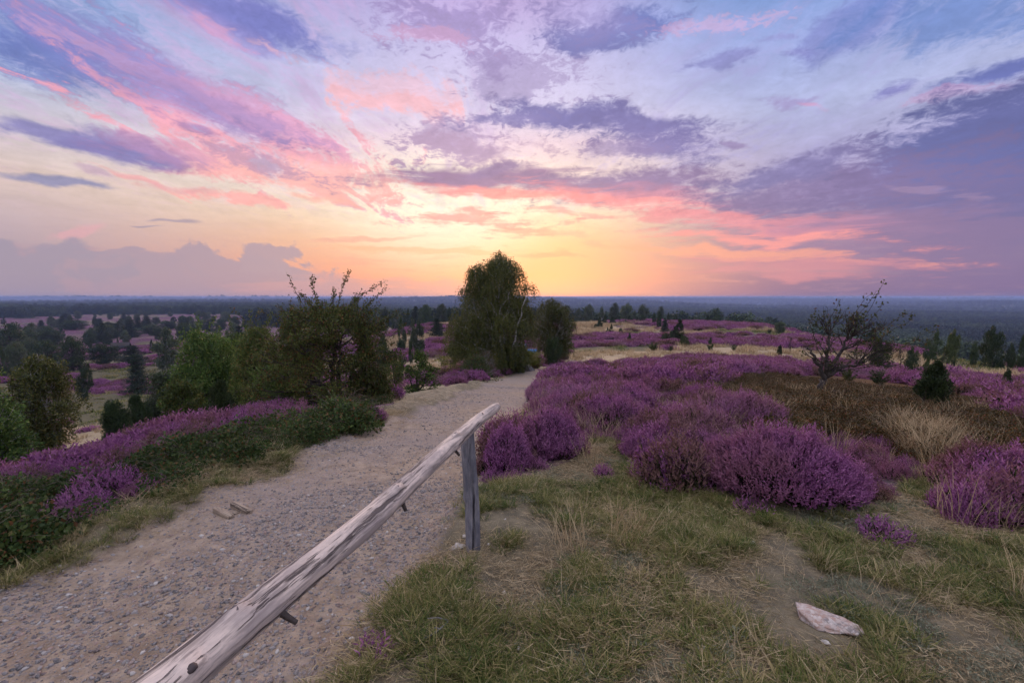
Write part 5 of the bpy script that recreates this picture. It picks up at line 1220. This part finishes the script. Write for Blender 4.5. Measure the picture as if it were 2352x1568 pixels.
# ---------------------------------------------------------------- junipers, pines and trees of the heath
D, J, G, Bd = 'leaf_dark', 'leaf_juniper', 'leaf_grey', 'bark_dark'
HR = [ # px, foot, top, width, kind, material, label, r
 (1624, 738, 722, 11, 'juniper', D, 'narrow dark juniper on the heath skyline, left of a rounded dark bush', 185), (1646, 745, 723, 26, 'bushy', D, 'wide rounded dark bush on the heath skyline', 180),
 (1691, 745, 724, 9, 'juniper', D, 'slender column juniper alone on the heath skyline', 180), (1727, 755, 733, 22, 'bushy', D, 'squat dark juniper at the right end of the heath skyline', 165),
 (1767, 771, 752, 12, 'spiky', J, 'ragged small juniper left of the grey-green round tree', 115), (1789, 776, 737, 25, 'round', G, 'grey-green rounded tree on the heath left of the bare tree', 120),
 (1799, 767, 750, 7, 'juniper', J, 'tiny narrow juniper touching the grey-green rounded tree', 118), (1560, 788, 733, 34, 'juniper', J, 'tallest dark juniper of the dense heath group', 80),
 (1546, 786, 752, 26, 'bushy', D, 'broad dark juniper leaning on the tallest one, left side', 84), (1530, 785, 765, 28, 'bushy', J, 'low wide bush at the left foot of the dense juniper group', 82),
 (1572, 797, 771, 28, 'bushy', J, 'round trimmed-looking dark bush in front of the dense juniper group', 66), (1632, 804, 774, 16, 'juniper', D, 'small cone-shaped juniper alone in the pink heath', 58),
 (1685, 804, 786, 16, 'spiky', J, 'tiny spiky juniper right of the cone-shaped one', 57), (1791, 811, 790, 14, 'juniper', D, 'short stout juniper left of the bare tree crown', 52),
 (1815, 806, 771, 18, 'bare', 'leaf_reddish', 'leafless reddish shrub just left of the bare tree crown', 60), (2023, 827, 779, 60, 'bushy', D, 'large dark juniper mass behind the bare tree crown', 42),
 (2002, 778, 760, 30, 'bushy', D, 'distant dark bush seen through the bare tree crown', 95), (2096, 838, 798, 38, 'bushy', D, 'dark rounded juniper right of the bare tree', 38),
 (2068, 826, 790, 24, 'bare', 'leaf_reddish', 'dark leafless shrub between two rounded junipers', 44), (2138, 800, 764, 38, 'bushy', D, 'dark juniper left of the leaning one on the right skyline', 68),
 (2178, 811, 758, 38, 'bushy', J, 'tall juniper leaning right on the right skyline', 60), (2238, 806, 786, 20, 'bushy', D, 'small dark bush left of the broad blocky juniper', 72),
 (2281, 811, 752, 58, 'bushy', D, 'broad blocky dark juniper, biggest on the right skyline', 66), (2323, 813, 790, 20, 'bushy', D, 'small dark bush right of the broad blocky juniper', 66),
 (2348, 806, 770, 24, 'juniper', D, 'dark juniper cut by the right edge of the picture', 72),
 (2131, 847, 820, 24, 'bushy', J, 'small green juniper above the dense pointed one', 31), (2314, 870, 842, 22, 'bushy', D, 'small oval dark juniper in the straw at the far right', 24),
 (2020, 865, 838, 50, 'spiky', J, 'low spreading green juniper right of the bare tree trunk', 21), (1950, 862, 836, 44, 'spiky', 'leaf_olive', 'low yellowish-green bush behind the bare tree trunk', 22),
 (1377, 757, 728, 17, 'juniper', D, 'twin-topped dark juniper at the left edge of the open heath', 125), (1367, 757, 742, 10, 'juniper', D, 'short juniper leaning on the twin-topped one', 124), (1404, 764, 744, 12, 'juniper', D, 'oval dark juniper right of the twin-topped one', 105),
 (1395, 763, 751, 8, 'juniper', D, 'tiny juniper touching the oval one', 106), (1425, 766, 753, 13, 'bushy', J, 'small round juniper bush right of the oval one', 103), (1414, 771, 760, 9, 'spiky', J, 'tiny spiky bush below the oval juniper', 96),
 (1446, 790, 764, 13, 'juniper', D, 'dark column juniper alone in the middle of the pink heath', 72), (1407, 747, 726, 18, 'juniper', D, 'dark juniper at the heath edge under the pair of round trees', 150), (1390, 745, 725, 16, 'bushy', D, 'dark bush at the heath edge left of the round tree pair', 155),
 (1437, 747, 733, 6, 'juniper', D, 'very thin juniper at the heath edge', 150), (1446, 741, 725, 16, 'bushy', D, 'dark bush behind the very thin juniper', 165), (1476, 743, 724, 20, 'bushy', D, 'round dark bush at the heath edge under the third round tree', 158),
 (1464, 741, 728, 10, 'juniper', D, 'small dark juniper left of the round edge bush', 162), (1502, 744, 717, 13, 'juniper', D, 'tall narrow juniper at the heath edge, left one of two', 140), (1514, 750, 715, 16, 'juniper', D, 'tall narrow juniper at the heath edge, right one of two', 125),
 (1535, 737, 717, 9, 'juniper', D, 'thin pointed juniper behind the pine', 170), (1527, 761, 731, 22, 'pine', 'leaf_pine', 'small blue-green pine left of the dense juniper group', 110), (1552, 738, 723, 14, 'bushy', D, 'dark bush above the dense juniper group', 170),
 (1501, 803, 780, 30, 'spiky', J, 'spiky dark green juniper bush in the straw strip', 58), (1370, 790, 781, 10, 'spiky', J, 'tiny spiky seedling juniper in the pink heath near the smaller birch', 74), (1540, 804, 788, 15, 'spiky', J, 'small spiky juniper right of the bigger spiky one', 57),
 (1471, 836, 816, 32, 'spiky', 'leaf_green', 'fresh green spiky juniper with two lobes at the front of the straw strip', 33), (1432, 829, 817, 15, 'spiky', 'leaf_green', 'small fresh green spiky bush left of the two-lobed one', 37), (1424, 749, 733, 12, 'bare', 'leaf_reddish', 'small brown leafless bush at the heath edge', 145),
 (1329, 733, 706, 18, 'birch', G, 'grey-green tree just right of the smaller birch, behind the heath crest', 215), (1352, 735, 699, 26, 'round', G, 'first round-topped tree behind the heath crest from the left', 222), (1382, 735, 704, 22, 'birch', G, 'pale see-through birch behind the heath crest', 240),
 (1411, 735, 696, 26, 'round', G, 'left one of the pair of round-topped trees behind the heath crest', 225), (1438, 735, 695, 30, 'round', G, 'right one of the pair of round-topped trees behind the heath crest', 230), (1477, 735, 699, 28, 'round', G, 'third round-topped tree behind the heath crest', 235),
 (1517, 733, 704, 20, 'round', G, 'small round-topped tree behind the two tall narrow junipers', 245), (1457, 735, 712, 18, 'birch', G, 'low tree between the pair and the third round-topped tree', 240),
 # left of the big birch
 (1004, 760, 731, 44, 'pine', 'leaf_pine', 'spreading blue-green pine on the pink slope left of the tallest birch', 105), (962, 783, 733, 32, 'birch', G, 'pale grey-green birch pair on the slope left of the spreading pine', 78), (948, 775, 728, 24, 'birch', G, 'taller back birch of the pale pair on the slope', 86),
 (921, 762, 735, 28, 'bushy', D, 'dark round bush left of the pale birch pair', 95), (976, 733, 700, 34, 'round', D, 'dark round tree on the hill above the pale birch pair', 200), (948, 738, 703, 24, 'pine', 'leaf_pine', 'dark pine leaning left of the hill trees', 180),
 (1014, 730, 698, 30, 'round', G, 'grey round tree on the hill left of the tallest birch', 205), (1034, 727, 707, 22, 'bushy', D, 'dark low tree touching the left side of the tallest birch', 210), (997, 731, 716, 14, 'birch', G, 'thin grey tree between the hill trees', 205),
 (882, 727, 704, 24, 'round', G, 'grey round tree just right of the hawthorn shoots', 215), (908, 728, 708, 22, 'birch', G, 'pale thin tree right of the hawthorn shoots', 220), (930, 730, 712, 18, 'bushy', D, 'small dark tree left of the leaning pine', 205),
 (943, 797, 784, 12, 'bushy', D, 'tiny round juniper below the pale birch pair', 66), (912, 818, 790, 48, 'spiky', J, 'spreading dark juniper right of the hawthorn', 46), (921, 822, 811, 15, 'bushy', J, 'small round bush at the foot of the spreading juniper', 45),
 (880, 800, 770, 40, 'bushy', D, 'dark juniper partly hidden behind the hawthorn', 56), (838, 760, 735, 20, 'bushy', D, 'dark bush glimpsed through the hawthorn', 120),
 (601, 761, 746, 13, 'bushy', D, 'small round juniper on the pink clearing left of the hawthorn', 170), (674, 766, 742, 18, 'bushy', D, 'dark oval juniper at the left edge of the hawthorn crown', 150), (650, 752, 728, 20, 'birch', G, 'pale thin birch on the pink clearing left of the hawthorn', 240),
 # valley on the left
 (242, 832, 789, 62, 'round', D, 'broad dark oak left of the hut', 185), (305, 836, 793, 66, 'pine', 'leaf_pine', 'wide flat-topped pine right of the broad oak', 175), (316, 886, 812, 58, 'pine', 'leaf_pine', 'dark full pine standing on the heath in the valley', 105),
 (385, 822, 750, 62, 'birch', G, 'large pale grey-green birch in the valley above the thicket', 150), (188, 883, 836, 40, 'bushy', D, 'dark leaning bush right of the slim far-left birch', 108), (167, 832, 772, 58, 'round', D, 'dark round tree above the slim far-left birch', 165),
 (110, 826, 782, 62, 'round', D, 'dark low tree left of the dark round one', 175), (75, 812, 775, 40, 'round', G, 'grey-green tree behind the dark low one', 210), (25, 790, 742, 66, 'round', D, 'big dark tree at the far left edge', 230), (35, 826, 786, 46, 'round', G, 'pale grey bushy tree at the left edge under the big dark one', 165), (5, 835, 800, 30, 'bushy', D, 'dark bush at the left border of the valley', 160),
 (207, 798, 780, 13, 'juniper', D, 'small black column juniper in the middle of the valley heath', 235), (270, 784, 775, 6, 'juniper', D, 'tiny column juniper above the hut', 280), (207, 788, 760, 28, 'round', D, 'dark round tree behind the black column juniper', 290), (348, 794, 781, 12, 'bushy', D, 'small dark juniper left of the large pale birch', 230),
 (105, 784, 748, 42, 'round', G, 'grey-green tree in the valley left of centre', 320), (72, 777, 742, 34, 'round', G, 'grey-green tree near the left edge of the valley', 340), (172, 758, 735, 54, 'round', D, 'wide dark tree clump on the pink valley floor', 440), (140, 772, 755, 22, 'bushy', D, 'dark bush left of the wide clump', 360),
 (242, 780, 744, 40, 'round', G, 'tall grey-green tree above the hut', 330), (262, 778, 757, 26, 'round', D, 'dark tree right of the tall grey-green one', 335), (306, 776, 753, 36, 'round', G, 'light green tree in the valley right of the hut', 340), (348, 775, 744, 38, 'round', G, 'light grey-green tree beside the top of the large pale birch', 345),
 (330, 765, 742, 40, 'round', D, 'dark tree at the edge of the valley wood', 420), (385, 762, 736, 40, 'round', D, 'dark tree directly above the large pale birch', 430), (550, 778, 748, 34, 'pine', 'leaf_pine', 'dark pine between green birch and brownish bush', 190), (522, 778, 757, 22, 'birch', G, 'small pale tree left of the dark pine', 200),
 (500, 765, 742, 24, 'birch', G, 'pale thin birch above the green birch', 270), (535, 760, 738, 28, 'birch', G, 'pale birch at the wood edge above the dark pine', 290), (430, 765, 740, 34, 'round', D, 'dark round tree at the wood edge above the green birch', 330),
 (20, 960, 912, 60, 'bushy', D, 'dark bush behind the leafy birch at the left edge', 62), (60, 965, 925, 44, 'bushy', D, 'dark low bush left of the slim far-left birch', 60), (420, 905, 850, 40, 'round', G, 'grey-green tree behind the thicket', 60),
]
for px, pb, pt, w, kind, mt, lab, r in HR:
    nm = {'juniper': 'juniper', 'bushy': 'juniper', 'spiky': 'juniper_bush', 'round': 'round_tree', 'birch': 'birch_tree', 'pine': 'pine_tree', 'bare': 'bare_shrub'}[kind]
    ct = {'juniper': 'juniper', 'bushy': 'juniper', 'spiky': 'bush', 'round': 'tree', 'birch': 'tree', 'pine': 'pine', 'bare': 'shrub'}[kind]
    if 'bush' in lab.split(',')[0] and kind == 'bushy': nm, ct = 'bush', 'bush'
    if 'tree' in lab and kind == 'bushy': nm, ct = 'round_tree', 'tree'
    o, p, h = plant(nm, px, pb, pt, w, kind, mt, lab, ct, r, bark='bark_birch' if kind == 'birch' else 'bark_dark', lean=(.16 if 'leaning' in lab else 0))
    if h > 14 or h < .45: print('ODD', lab, 'h=%.1f' % h)
# nameless trees of the valley floor, further than one can tell apart
rs = np.random.default_rng(77); cnt = 0
while cnt < 95:
    th = rs.uniform(-47, -12); r = math.exp(rs.uniform(math.log(260), math.log(1150))); x, y = r*math.sin(math.radians(th)), r*math.cos(math.radians(th))
    if wood_field(np.array([x]), np.array([y]))[0] > .0: continue
    z = h1(x, y); cl = vnoise(x/45, y/45, 5)
    if cl < .42: continue
    kind, mt = [('round', 'leaf_dark'), ('round', 'leaf_grey'), ('bushy', 'leaf_dark'), ('birch', 'leaf_grey'), ('pine', 'leaf_pine')][rs.integers(0, 5)]
    h = rs.uniform(5, 10)*(.6 if kind == 'bushy' else 1); w = h*rs.uniform(.8, 1.3); tr, cr = unit_mesh(kind, int(rs.integers(1, 4)), mt, 'bark_dark')
    o = empty('valley_tree', (x, y, z-.1), rs.uniform(0, 6), (w, w, h)); tag(o, 'small far tree scattered on the pink heath of the left valley', 'tree', 'far trees on the valley heath')
    c = bpy.data.objects.new('crown', cr); COL.objects.link(c); c.parent = o; c = bpy.data.objects.new('trunk', tr); COL.objects.link(c); c.parent = o
    cnt += 1

# dead branch in the heather
def dead_branch():
    p = at(1500, 872); root = None; k = p[1]/F_PX; rs = np.random.default_rng(3); mb = MB()
    P = [((x-1500)*k, dy, topz(1500, y, p)-p[2]) for x, y, dy in ((1520, 874, .1), (1504, 858, 0), (1498, 843, 0), (1503, 834, 0), (1512, 829, .1))]
    tube(mb, P, [.03, .024, .018, .012, .006], 6); tube(mb, [P[0], ((1480-1500)*k, -.2, .1), ((1462-1500)*k, -.3, .12)], [.02, .014, .006], 5); tube(mb, [P[1], ((1530-1500)*k, .1, .12), ((1545-1500)*k, .2, .1)], [.018, .012, .005], 5)
    single('dead_branch', mb, 'bark_dark', 'dark dead branch sticking up out of the pink heather', 'branch', p)
dead_branch()

# ---------------------------------------------------------------- separate heather bushes near the camera
def heather_bush(px, py, wpx, hpx, label, n, seed, dens=1.0):
    p = at(px, py); k = p[1]/F_PX; R = wpx*k/2; Hh = hpx*k
    mb = heather_proto(seed, R, Hh, n, .13, .0125, 9, .62); o = mb.build('heather_bush', M['heather_mix'], None, p+np.array([0, R*.45, -.03]))
    tag(o, label, 'heather bush', 'heather bushes round the clearing'); return o
heather_bush(1840, 1150, 400, 150, 'largest vivid purple heather bush right of the grassy clearing', 3600, 1)
heather_bush(1655, 1108, 130, 90, 'purple heather bush joined to the left side of the largest one', 1100, 2)
heather_bush(1268, 1050, 165, 110, 'rounded purple heather bush left of the clearing, right of the post', 1500, 3)
heather_bush(1165, 1085, 120, 110, 'dark reddish-purple heather bush between path edge and rounded bush', 1000, 4)
heather_bush(2290, 1130, 200, 105, 'wind-combed purple heather bush at the right edge of the picture', 1900, 5)
heather_bush(2255, 1200, 170, 80, 'thin pale heather bush in the grass at the right edge', 420, 6)
heather_bush(1490, 1050, 130, 50, 'low brownish-pink heather bush at the top of the clearing', 500, 7)
heather_bush(1540, 1116, 60, 70, 'small upright lilac heather tuft left of the largest bush', 160, 8)
heather_bush(2050, 1248, 130, 70, 'sparse lilac heather sprigs in the grass below the largest bush', 90, 9)
heather_bush(1745, 1185, 110, 45, 'few pale heather sprigs at the foot of the largest bush', 60, 10)
heather_bush(1385, 1098, 60, 40, 'tiny brown heather tuft on the bare mound of the clearing', 70, 11)
heather_bush(850, 1512, 110, 60, 'dusky heather sprigs on the eroded edge at the bottom, right of the rail', 36, 15)
heather_bush(860, 965, 60, 34, 'small dusky purple heather bush at the left path edge under the hawthorn', 200, 12)
heather_bush(1740, 985, 190, 80, 'pink-purple heather bush behind the largest one', 1100, 13)
heather_bush(1420, 985, 230, 70, 'wide purple heather bush behind the clearing', 1300, 14)

# ---------------------------------------------------------------- ground cover, uncountable
protos('heather_near', [heather_proto(30+i, .30, .34, 260, .13, .0125, 8) for i in range(4)], 'heather_mix')
protos('heather_mid', [heather_proto(40+i, .55, .42, 210, .16, .036, 5) for i in range(4)], 'heather_mix')
protos('heather_far', [heather_proto(50+i, 1.3, .50, 240, .30, .10, 3) for i in range(3)], 'heather_mix')
protos('bilberry', [leafy_proto(60+i, .36, .30, 720, .045, .026) for i in range(3)], 'leaf_bilberry')
protos('bramble', [leafy_proto(70+i, .42, .42, 640, .050, .036, .5, 6) for i in range(4)], 'leaf_bramble')
protos('grass', [blades(80+i, 60, .05, .02, .075, .0034, .8, .7) for i in range(4)], 'grass_green')
protos('dry', [blades(90+i, 14, .09, .03, .12, .0024, 1.0, 1.0) for i in range(4)], 'grass_dry')
protos('tall_dry', [blades(100+i, 60, .16, .25, .55, .0042, .35, .4) for i in range(3)], 'grass_dry')
protos('straw_far', [blades(110+i, 110, .7, .25, .5, .03, .4, .4) for i in range(3)], 'grass_dry')
protos('green_far', [blades(115+i, 110, .7, .15, .35, .035, .4, .4) for i in range(3)], 'grass_green')
protos('moss', [leafy_proto(120+i, .05, .012, 70, .012, .006, .2, 0) for i in range(3)], 'moss')
protos('stone', [stone_mb(130+i, 1, .78, .5, 1, .3) for i in range(8)], 'stone')
rs = np.random.default_rng(21)
def cov(x, y, key, thr=.5): c = cover(x, y); return rs.random(len(x)) < c[key]*1.0 if thr is None else c[key] > thr
def pts(n, r0, r1, a0, a1, keyf):
    x, y = sector(rs, n, r0, r1, a0, a1); c = cover(x, y); k = rs.random(n) < keyf(c, x, y); return x[k], y[k]
# heather
xs, ys = [], []
x, y = pts(2300, 3.2, 13, -4, 52, lambda c, x, y: c['heath']); P = put_on(x, y, -.06)
x2, y2 = pts(900, 4.5, 13, -58, -20, lambda c, x, y: c['heath']*.6*(path_d(x, y) > .7)*smooth(.36, .56, fbm(x*.9, y*.9, 471, 3))); P = np.vstack([P, put_on(x2, y2, -.02)])
scatter('heather', 'heather_near', P, (.5+.85*smooth(.36, .62, fbm(P[:, 0]*.95, P[:, 1]*.95, 421, 3)))*rs.uniform(.75, 1.1, len(P)), rs.uniform(0, 6.28, len(P)), 'knee-high purple heather covering the slope near the path', 'heather', rs)
x, y = pts(13000, 13, 46, -60, 56, lambda c, x, y: c['heath']*(path_d(x, y) > .4)); P = put_on(x, y, -.05)
scatter('heather', 'heather_mid', P, (.5+.8*smooth(.36, .62, fbm(P[:, 0]*.5, P[:, 1]*.5, 423, 3)))*rs.uniform(.75, 1.15, len(P)), rs.uniform(0, 6.28, len(P)), 'purple heather carpet in the middle distance', 'heather', rs)
x, y = pts(26000, 46, 260, -60, 56, lambda c, x, y: c['heath']*(1-c['wood'])*smooth(.36, .5, fbm(x/6, y/6, 411, 3))); P = put_on(x, y, -.10)
scatter('heather', 'heather_far', P, rs.uniform(.8, 1.5, len(P))*np.interp(np.hypot(x, y), [46, 260], [.9, 1.7]), rs.uniform(0, 6.28, len(P)), 'distant pink and purple heather on hill and valley', 'heather', rs)
# bilberry
x, y = pts(8500, 4.5, 18, 14, 56, lambda c, x, y: c['brown']); x2, y2 = pts(3500, 3, 9, -62, -30, lambda c, x, y: c['brown']*.3); x, y = np.append(x, x2), np.append(y, y2); P = put_on(x, y, -.02)
scatter('bilberry', 'bilberry', P, rs.uniform(.4, .85, len(P)), rs.uniform(0, 6.28, len(P)), 'low rusty brown bilberry patch around the bare tree', 'bilberry', rs)
# brambles along the left edge
x, y = pts(6200, 3.5, 14, -62, -5, lambda c, x, y: np.maximum(c['bramble'], .07*c['heath']*(x < -2)*(path_d(x, y) < 5))*smooth(.0, .45, path_d(x, y)-.9*(fbm(x*1.7, y*1.7, 441, 3)-.42))*(.15+smooth(.40, .56, fbm(x*.8, y*.8, 401, 3)))); P = put_on(x, y, -.04)
scatter('bramble', 'bramble', P, (.24+.72*smooth(.35, .65, fbm(x*1.1, y*1.1, 403, 3)))*rs.uniform(.6, 1.15, len(P)), rs.uniform(0, 6.28, len(P)), 'dark green bramble thicket along the left path edge', 'bramble', rs)
# grass
nz = lambda x, y, s, q: fbm(x*s, y*s, q, 4)
x, y = pts(30000, .9, 9, -35, 56, lambda c, x, y: (c['green'] > 0)*(1-c['path'])*smooth(.46, .60, nz(x, y, 2.2, 201))*kout(x, y)*(1-c['heath'])*(1-c['brown'])*1.0); P = put_on(x, y, -.006)
scatter('grass', 'grass', P, rs.uniform(.6, 1.35, len(P)), rs.uniform(0, 6.28, len(P)), 'short green grass tufts on the sandy bank right of the path', 'grass', rs)
x, y = pts(9500, .9, 11, -35, 56, lambda c, x, y: (1-c['path'])*kout(x, y)*smooth(.40, .6, nz(x, y, 1.9, 207))*(1-c['heath']*.8)*.8); P = put_on(x, y, -.006)
scatter('dry_grass', 'dry', P, rs.uniform(.6, 1.3, len(P)), rs.uniform(0, 6.28, len(P)), 'thin dry straw-coloured grass between the green tufts', 'grass', rs, tilt=.3)
x, y = pts(6000, 3, 14, -5, 56, lambda c, x, y: np.where(c['straw'] > .8, .9, .02)*(1-c['path'])+c['brown']*.03*(x > 3)+c['heath']*.035); P = put_on(x, y, -.01)
scatter('dry_grass', 'tall_dry', P, rs.uniform(.4, 1.0, len(P)), rs.uniform(0, 6.28, len(P)), 'tall pale grass stalks beside the heather', 'grass', rs)
x, y = pts(14000, .9, 7, -25, 56, lambda c, x, y: (1-c['path'])*smooth(.46, .62, nz(x, y, 2.0, 213))*(1-c['heath'])*.9); P = put_on(x, y, .0)
scatter('moss', 'moss', P, rs.uniform(.6, 1.6, len(P)), rs.uniform(0, 6.28, len(P)), 'grey-green moss and lichen on the bare sandy ground', 'moss', rs)
# grassy fringe on the left edge of the path
x, y = pts(5500, 2.2, 9, -64, -22, lambda c, x, y: (1-c['path'])*(x < np.interp(y, PATH[:, 1], PATH[:, 0]))*smooth(1.3, .5, path_d(x, y)+1.6*(fbm(x*.7, y*.7, 451, 3)-.42))*smooth(.36, .55, fbm(x*1.5, y*1.5, 431, 3))); P = put_on(x, y, -.006)
scatter('grass', 'grass', P, rs.uniform(.7, 1.3, len(P)), rs.uniform(0, 6.28, len(P)), 'olive grass tufts at the left border of the path', 'grass', rs)
x, y = pts(4500, 2.2, 9, -64, -22, lambda c, x, y: (1-c['path'])*(x < np.interp(y, PATH[:, 1], PATH[:, 0]))*smooth(1.2, .4, path_d(x, y)+1.6*(fbm(x*.7, y*.7, 451, 3)-.42))*smooth(.4, .6, fbm(x*1.2, y*1.2, 433, 3))); P = put_on(x, y, -.01)
scatter('dry_grass', 'dry', P, rs.uniform(.5, 1.2, len(P)), rs.uniform(0, 6.28, len(P)), 'brown dry grass at the left border of the path', 'grass', rs, tilt=.3)
x, y = pts(9000, 2.5, 36, -62, 3, lambda c, x, y: (1-c['path'])*smooth(.75, .1, path_d(x, y))*smooth(-.1, .1, path_d(x, y))*smooth(.36, .58, fbm(x*1.1, y*1.1, 461, 3))*np.where(x < np.interp(y, PATH[:, 1], PATH[:, 0]), .8, .3)*(1-c['bramble']*.6)); P = put_on(x, y, -.01)
scatter('dry_grass', 'dry', P, rs.uniform(.6, 1.4, len(P))*np.interp(np.hypot(x, y), [5, 30], [.8, 2]), rs.uniform(0, 6.28, len(P)), 'dry grass fringe on the left edge of the path', 'grass', rs, tilt=.25)
x, y = pts(9000, 11, 200, -60, 56, lambda c, x, y: c['straw']*(1-c['wood'])*smooth(1.5, 6, path_d(x, y))); P = put_on(x, y, -.04)
scatter('dry_grass', 'straw_far', P, np.interp(np.hypot(x, y), [11, 40, 200], [.5, 1.1, 2.2])*rs.uniform(.7, 1.2, len(P)), rs.uniform(0, 6.28, len(P)), 'pale straw-coloured grass strips across the heath', 'grass', rs)
x, y = pts(5000, 14, 200, -60, 56, lambda c, x, y: c['green']*(1-c['wood'])*.8*smooth(1.5, 6, path_d(x, y))); P = put_on(x, y, -.04)
scatter('grass', 'green_far', P, np.interp(np.hypot(x, y), [14, 40, 200], [.7, 1.1, 2.2])*rs.uniform(.7, 1.2, len(P)), rs.uniform(0, 6.28, len(P)), 'green grass patches on the heath', 'grass', rs)
def litter(seed):
    rs = np.random.default_rng(seed); mb = MB(); n = 34; a = rs.uniform(0, 2*PI, n); q = rs.random((n, 2))*.22-.11
    P = np.stack([q[:, 0], q[:, 1], rs.uniform(.002, .012, n)], 1)
    leaves(mb, P, np.stack([np.cos(a), np.sin(a), rs.normal(size=n)*.12], 1), rs.uniform(.02, .075, n), .0032, rs, rs.random(n)); return mb
protos('litter', [litter(140+i) for i in range(5)], 'grass_dry')
x, y = pts(26000, .9, 9, -40, 56, lambda c, x, y: (1-c['path'])*(1-c['heath'])*smooth(.3, .55, nz(x, y, 1.1, 219))); P = put_on(x, y, .0)
scatter('straw_litter', 'litter', P, rs.uniform(.6, 1.4, len(P)), rs.uniform(0, 6.28, len(P)), 'dead straw and twig litter lying on the sandy ground', 'straw', rs)
x, y = pts(2500, 1.5, 9, -60, 5, lambda c, x, y: c['path']*smooth(-.7, 0, path_d(x, y))); P = put_on(x, y, .0)
scatter('straw_litter', 'litter', P, rs.uniform(.5, 1.0, len(P)), rs.uniform(0, 6.28, len(P)), 'few dead straws lying along the path edges', 'straw', rs)
# gravel
def gravel(n, r0, r1, lo, hi, label):
    x, y = pts(n, r0, r1, -62, 10, lambda c, x, y: np.clip(c['path']*(.16+smooth(.42, .60, fbm(x*.75, y*.75, 301, 5))*.85), 0, 1)); s = lo+(hi-lo)*rs.random(len(x))**3.8
    P = put_on(x, y); P[:, 2] += s*.05
    scatter('gravel', 'stone', P, s, rs.uniform(0, 6.28, len(P)), label, 'gravel', rs, tilt=.35)
gravel(90000, 1.3, 6.5, 0.003, .024, 'grey and pinkish loose gravel stones on the near path')
gravel(42000, 6.5, 18, .009, .030, 'loose gravel on the path further up')
x, y = pts(700, 1.2, 8, -40, 56, lambda c, x, y: 1-c['path']); P = put_on(x, y); s = .003+.012*rs.random(len(x))**3
scatter('gravel', 'stone', P, s, rs.uniform(0, 6.28, len(P)), 'scattered small pebbles in the grass', 'gravel', rs)

# ---------------------------------------------------------------- the forest on the plain: one mass
def low(kind, seed):
    rs = np.random.default_rng(seed)
    if kind == 'round':
        cl = profile_clumps(rs, [(.1, -.3, .3), (.5, -.42, .42), (.8, -.3, .3), (1, -.08, .08)], 1, 16, rel=.2)
        w, c = make_tree(rs, 1, cl, [], .085, 0, 0, 34, lw=.7)
    else:
        cl = [(rs.normal()*.02, rs.normal()*.02, h, .30*(1-h)**.8+.03) for h in np.linspace(.15, .97, 12)]
        w, c = make_tree(rs, 1, cl, [], .10, 0, 0, 34, 'flat', lw=.4)
    return c
protos('forest', [low('round', 1), low('round', 2), low('round', 3), low('round', 6), low('cone', 4)], 'forest_leaf')
rs = np.random.default_rng(31)
X, Y, S = [], [], []
for r0, r1, n, s in ((140, 420, 3600, 13), (420, 1000, 14000, 13), (1000, 2400, 26000, 15), (2400, 7000, 30000, 24), (7000, 26000, 26000, 60)):
    x, y = sector(rs, n, r0, r1, -56, 56); k = wood_field(x, y) > 0; X.append(x[k]); Y.append(y[k]); S.append(np.full(k.sum(), float(s))*rs.uniform(.65, 1.2, k.sum()))
X, Y, S = map(np.concatenate, (X, Y, S)); P = put_on(X, Y, -.5)
zsc = np.interp(np.hypot(X, Y), [0, 2400, 7000, 26000], [.85, .85, .6, .35])
scatter('forest', 'forest', P, S*.95, rs.uniform(0, 6.28, len(P)), 'far-off mixed forest covering the plain to the horizon', 'forest', rs, .03, zs=zsc)

# ---------------------------------------------------------------- air
def haze():
    Rz = 48000; V = [(x, y, z) for z in (-90, 9) for x, y in ((-Rz, -Rz), (Rz, -Rz), (Rz, Rz), (-Rz, Rz))]
    m = bpy.data.materials.new('air'); m.use_nodes = True; t = NT(m.node_tree)
    out = t.node('ShaderNodeOutputMaterial'); v = t.node('ShaderNodeVolumePrincipled', {'Color': (.35, .48, .88), 'Density': HAZE_D, 'Anisotropy': .2})
    t.l.new(v.outputs[0], out.inputs['Volume'])
    o = MB().add(V, [(0, 3, 2, 1), (4, 5, 6, 7), (0, 1, 5, 4), (1, 2, 6, 5), (2, 3, 7, 6), (3, 0, 4, 7)]).build('haze', m); tag(o, 'thin blue evening haze over the plain', 'haze', kind='stuff')
HAZE_D = .0002
haze()
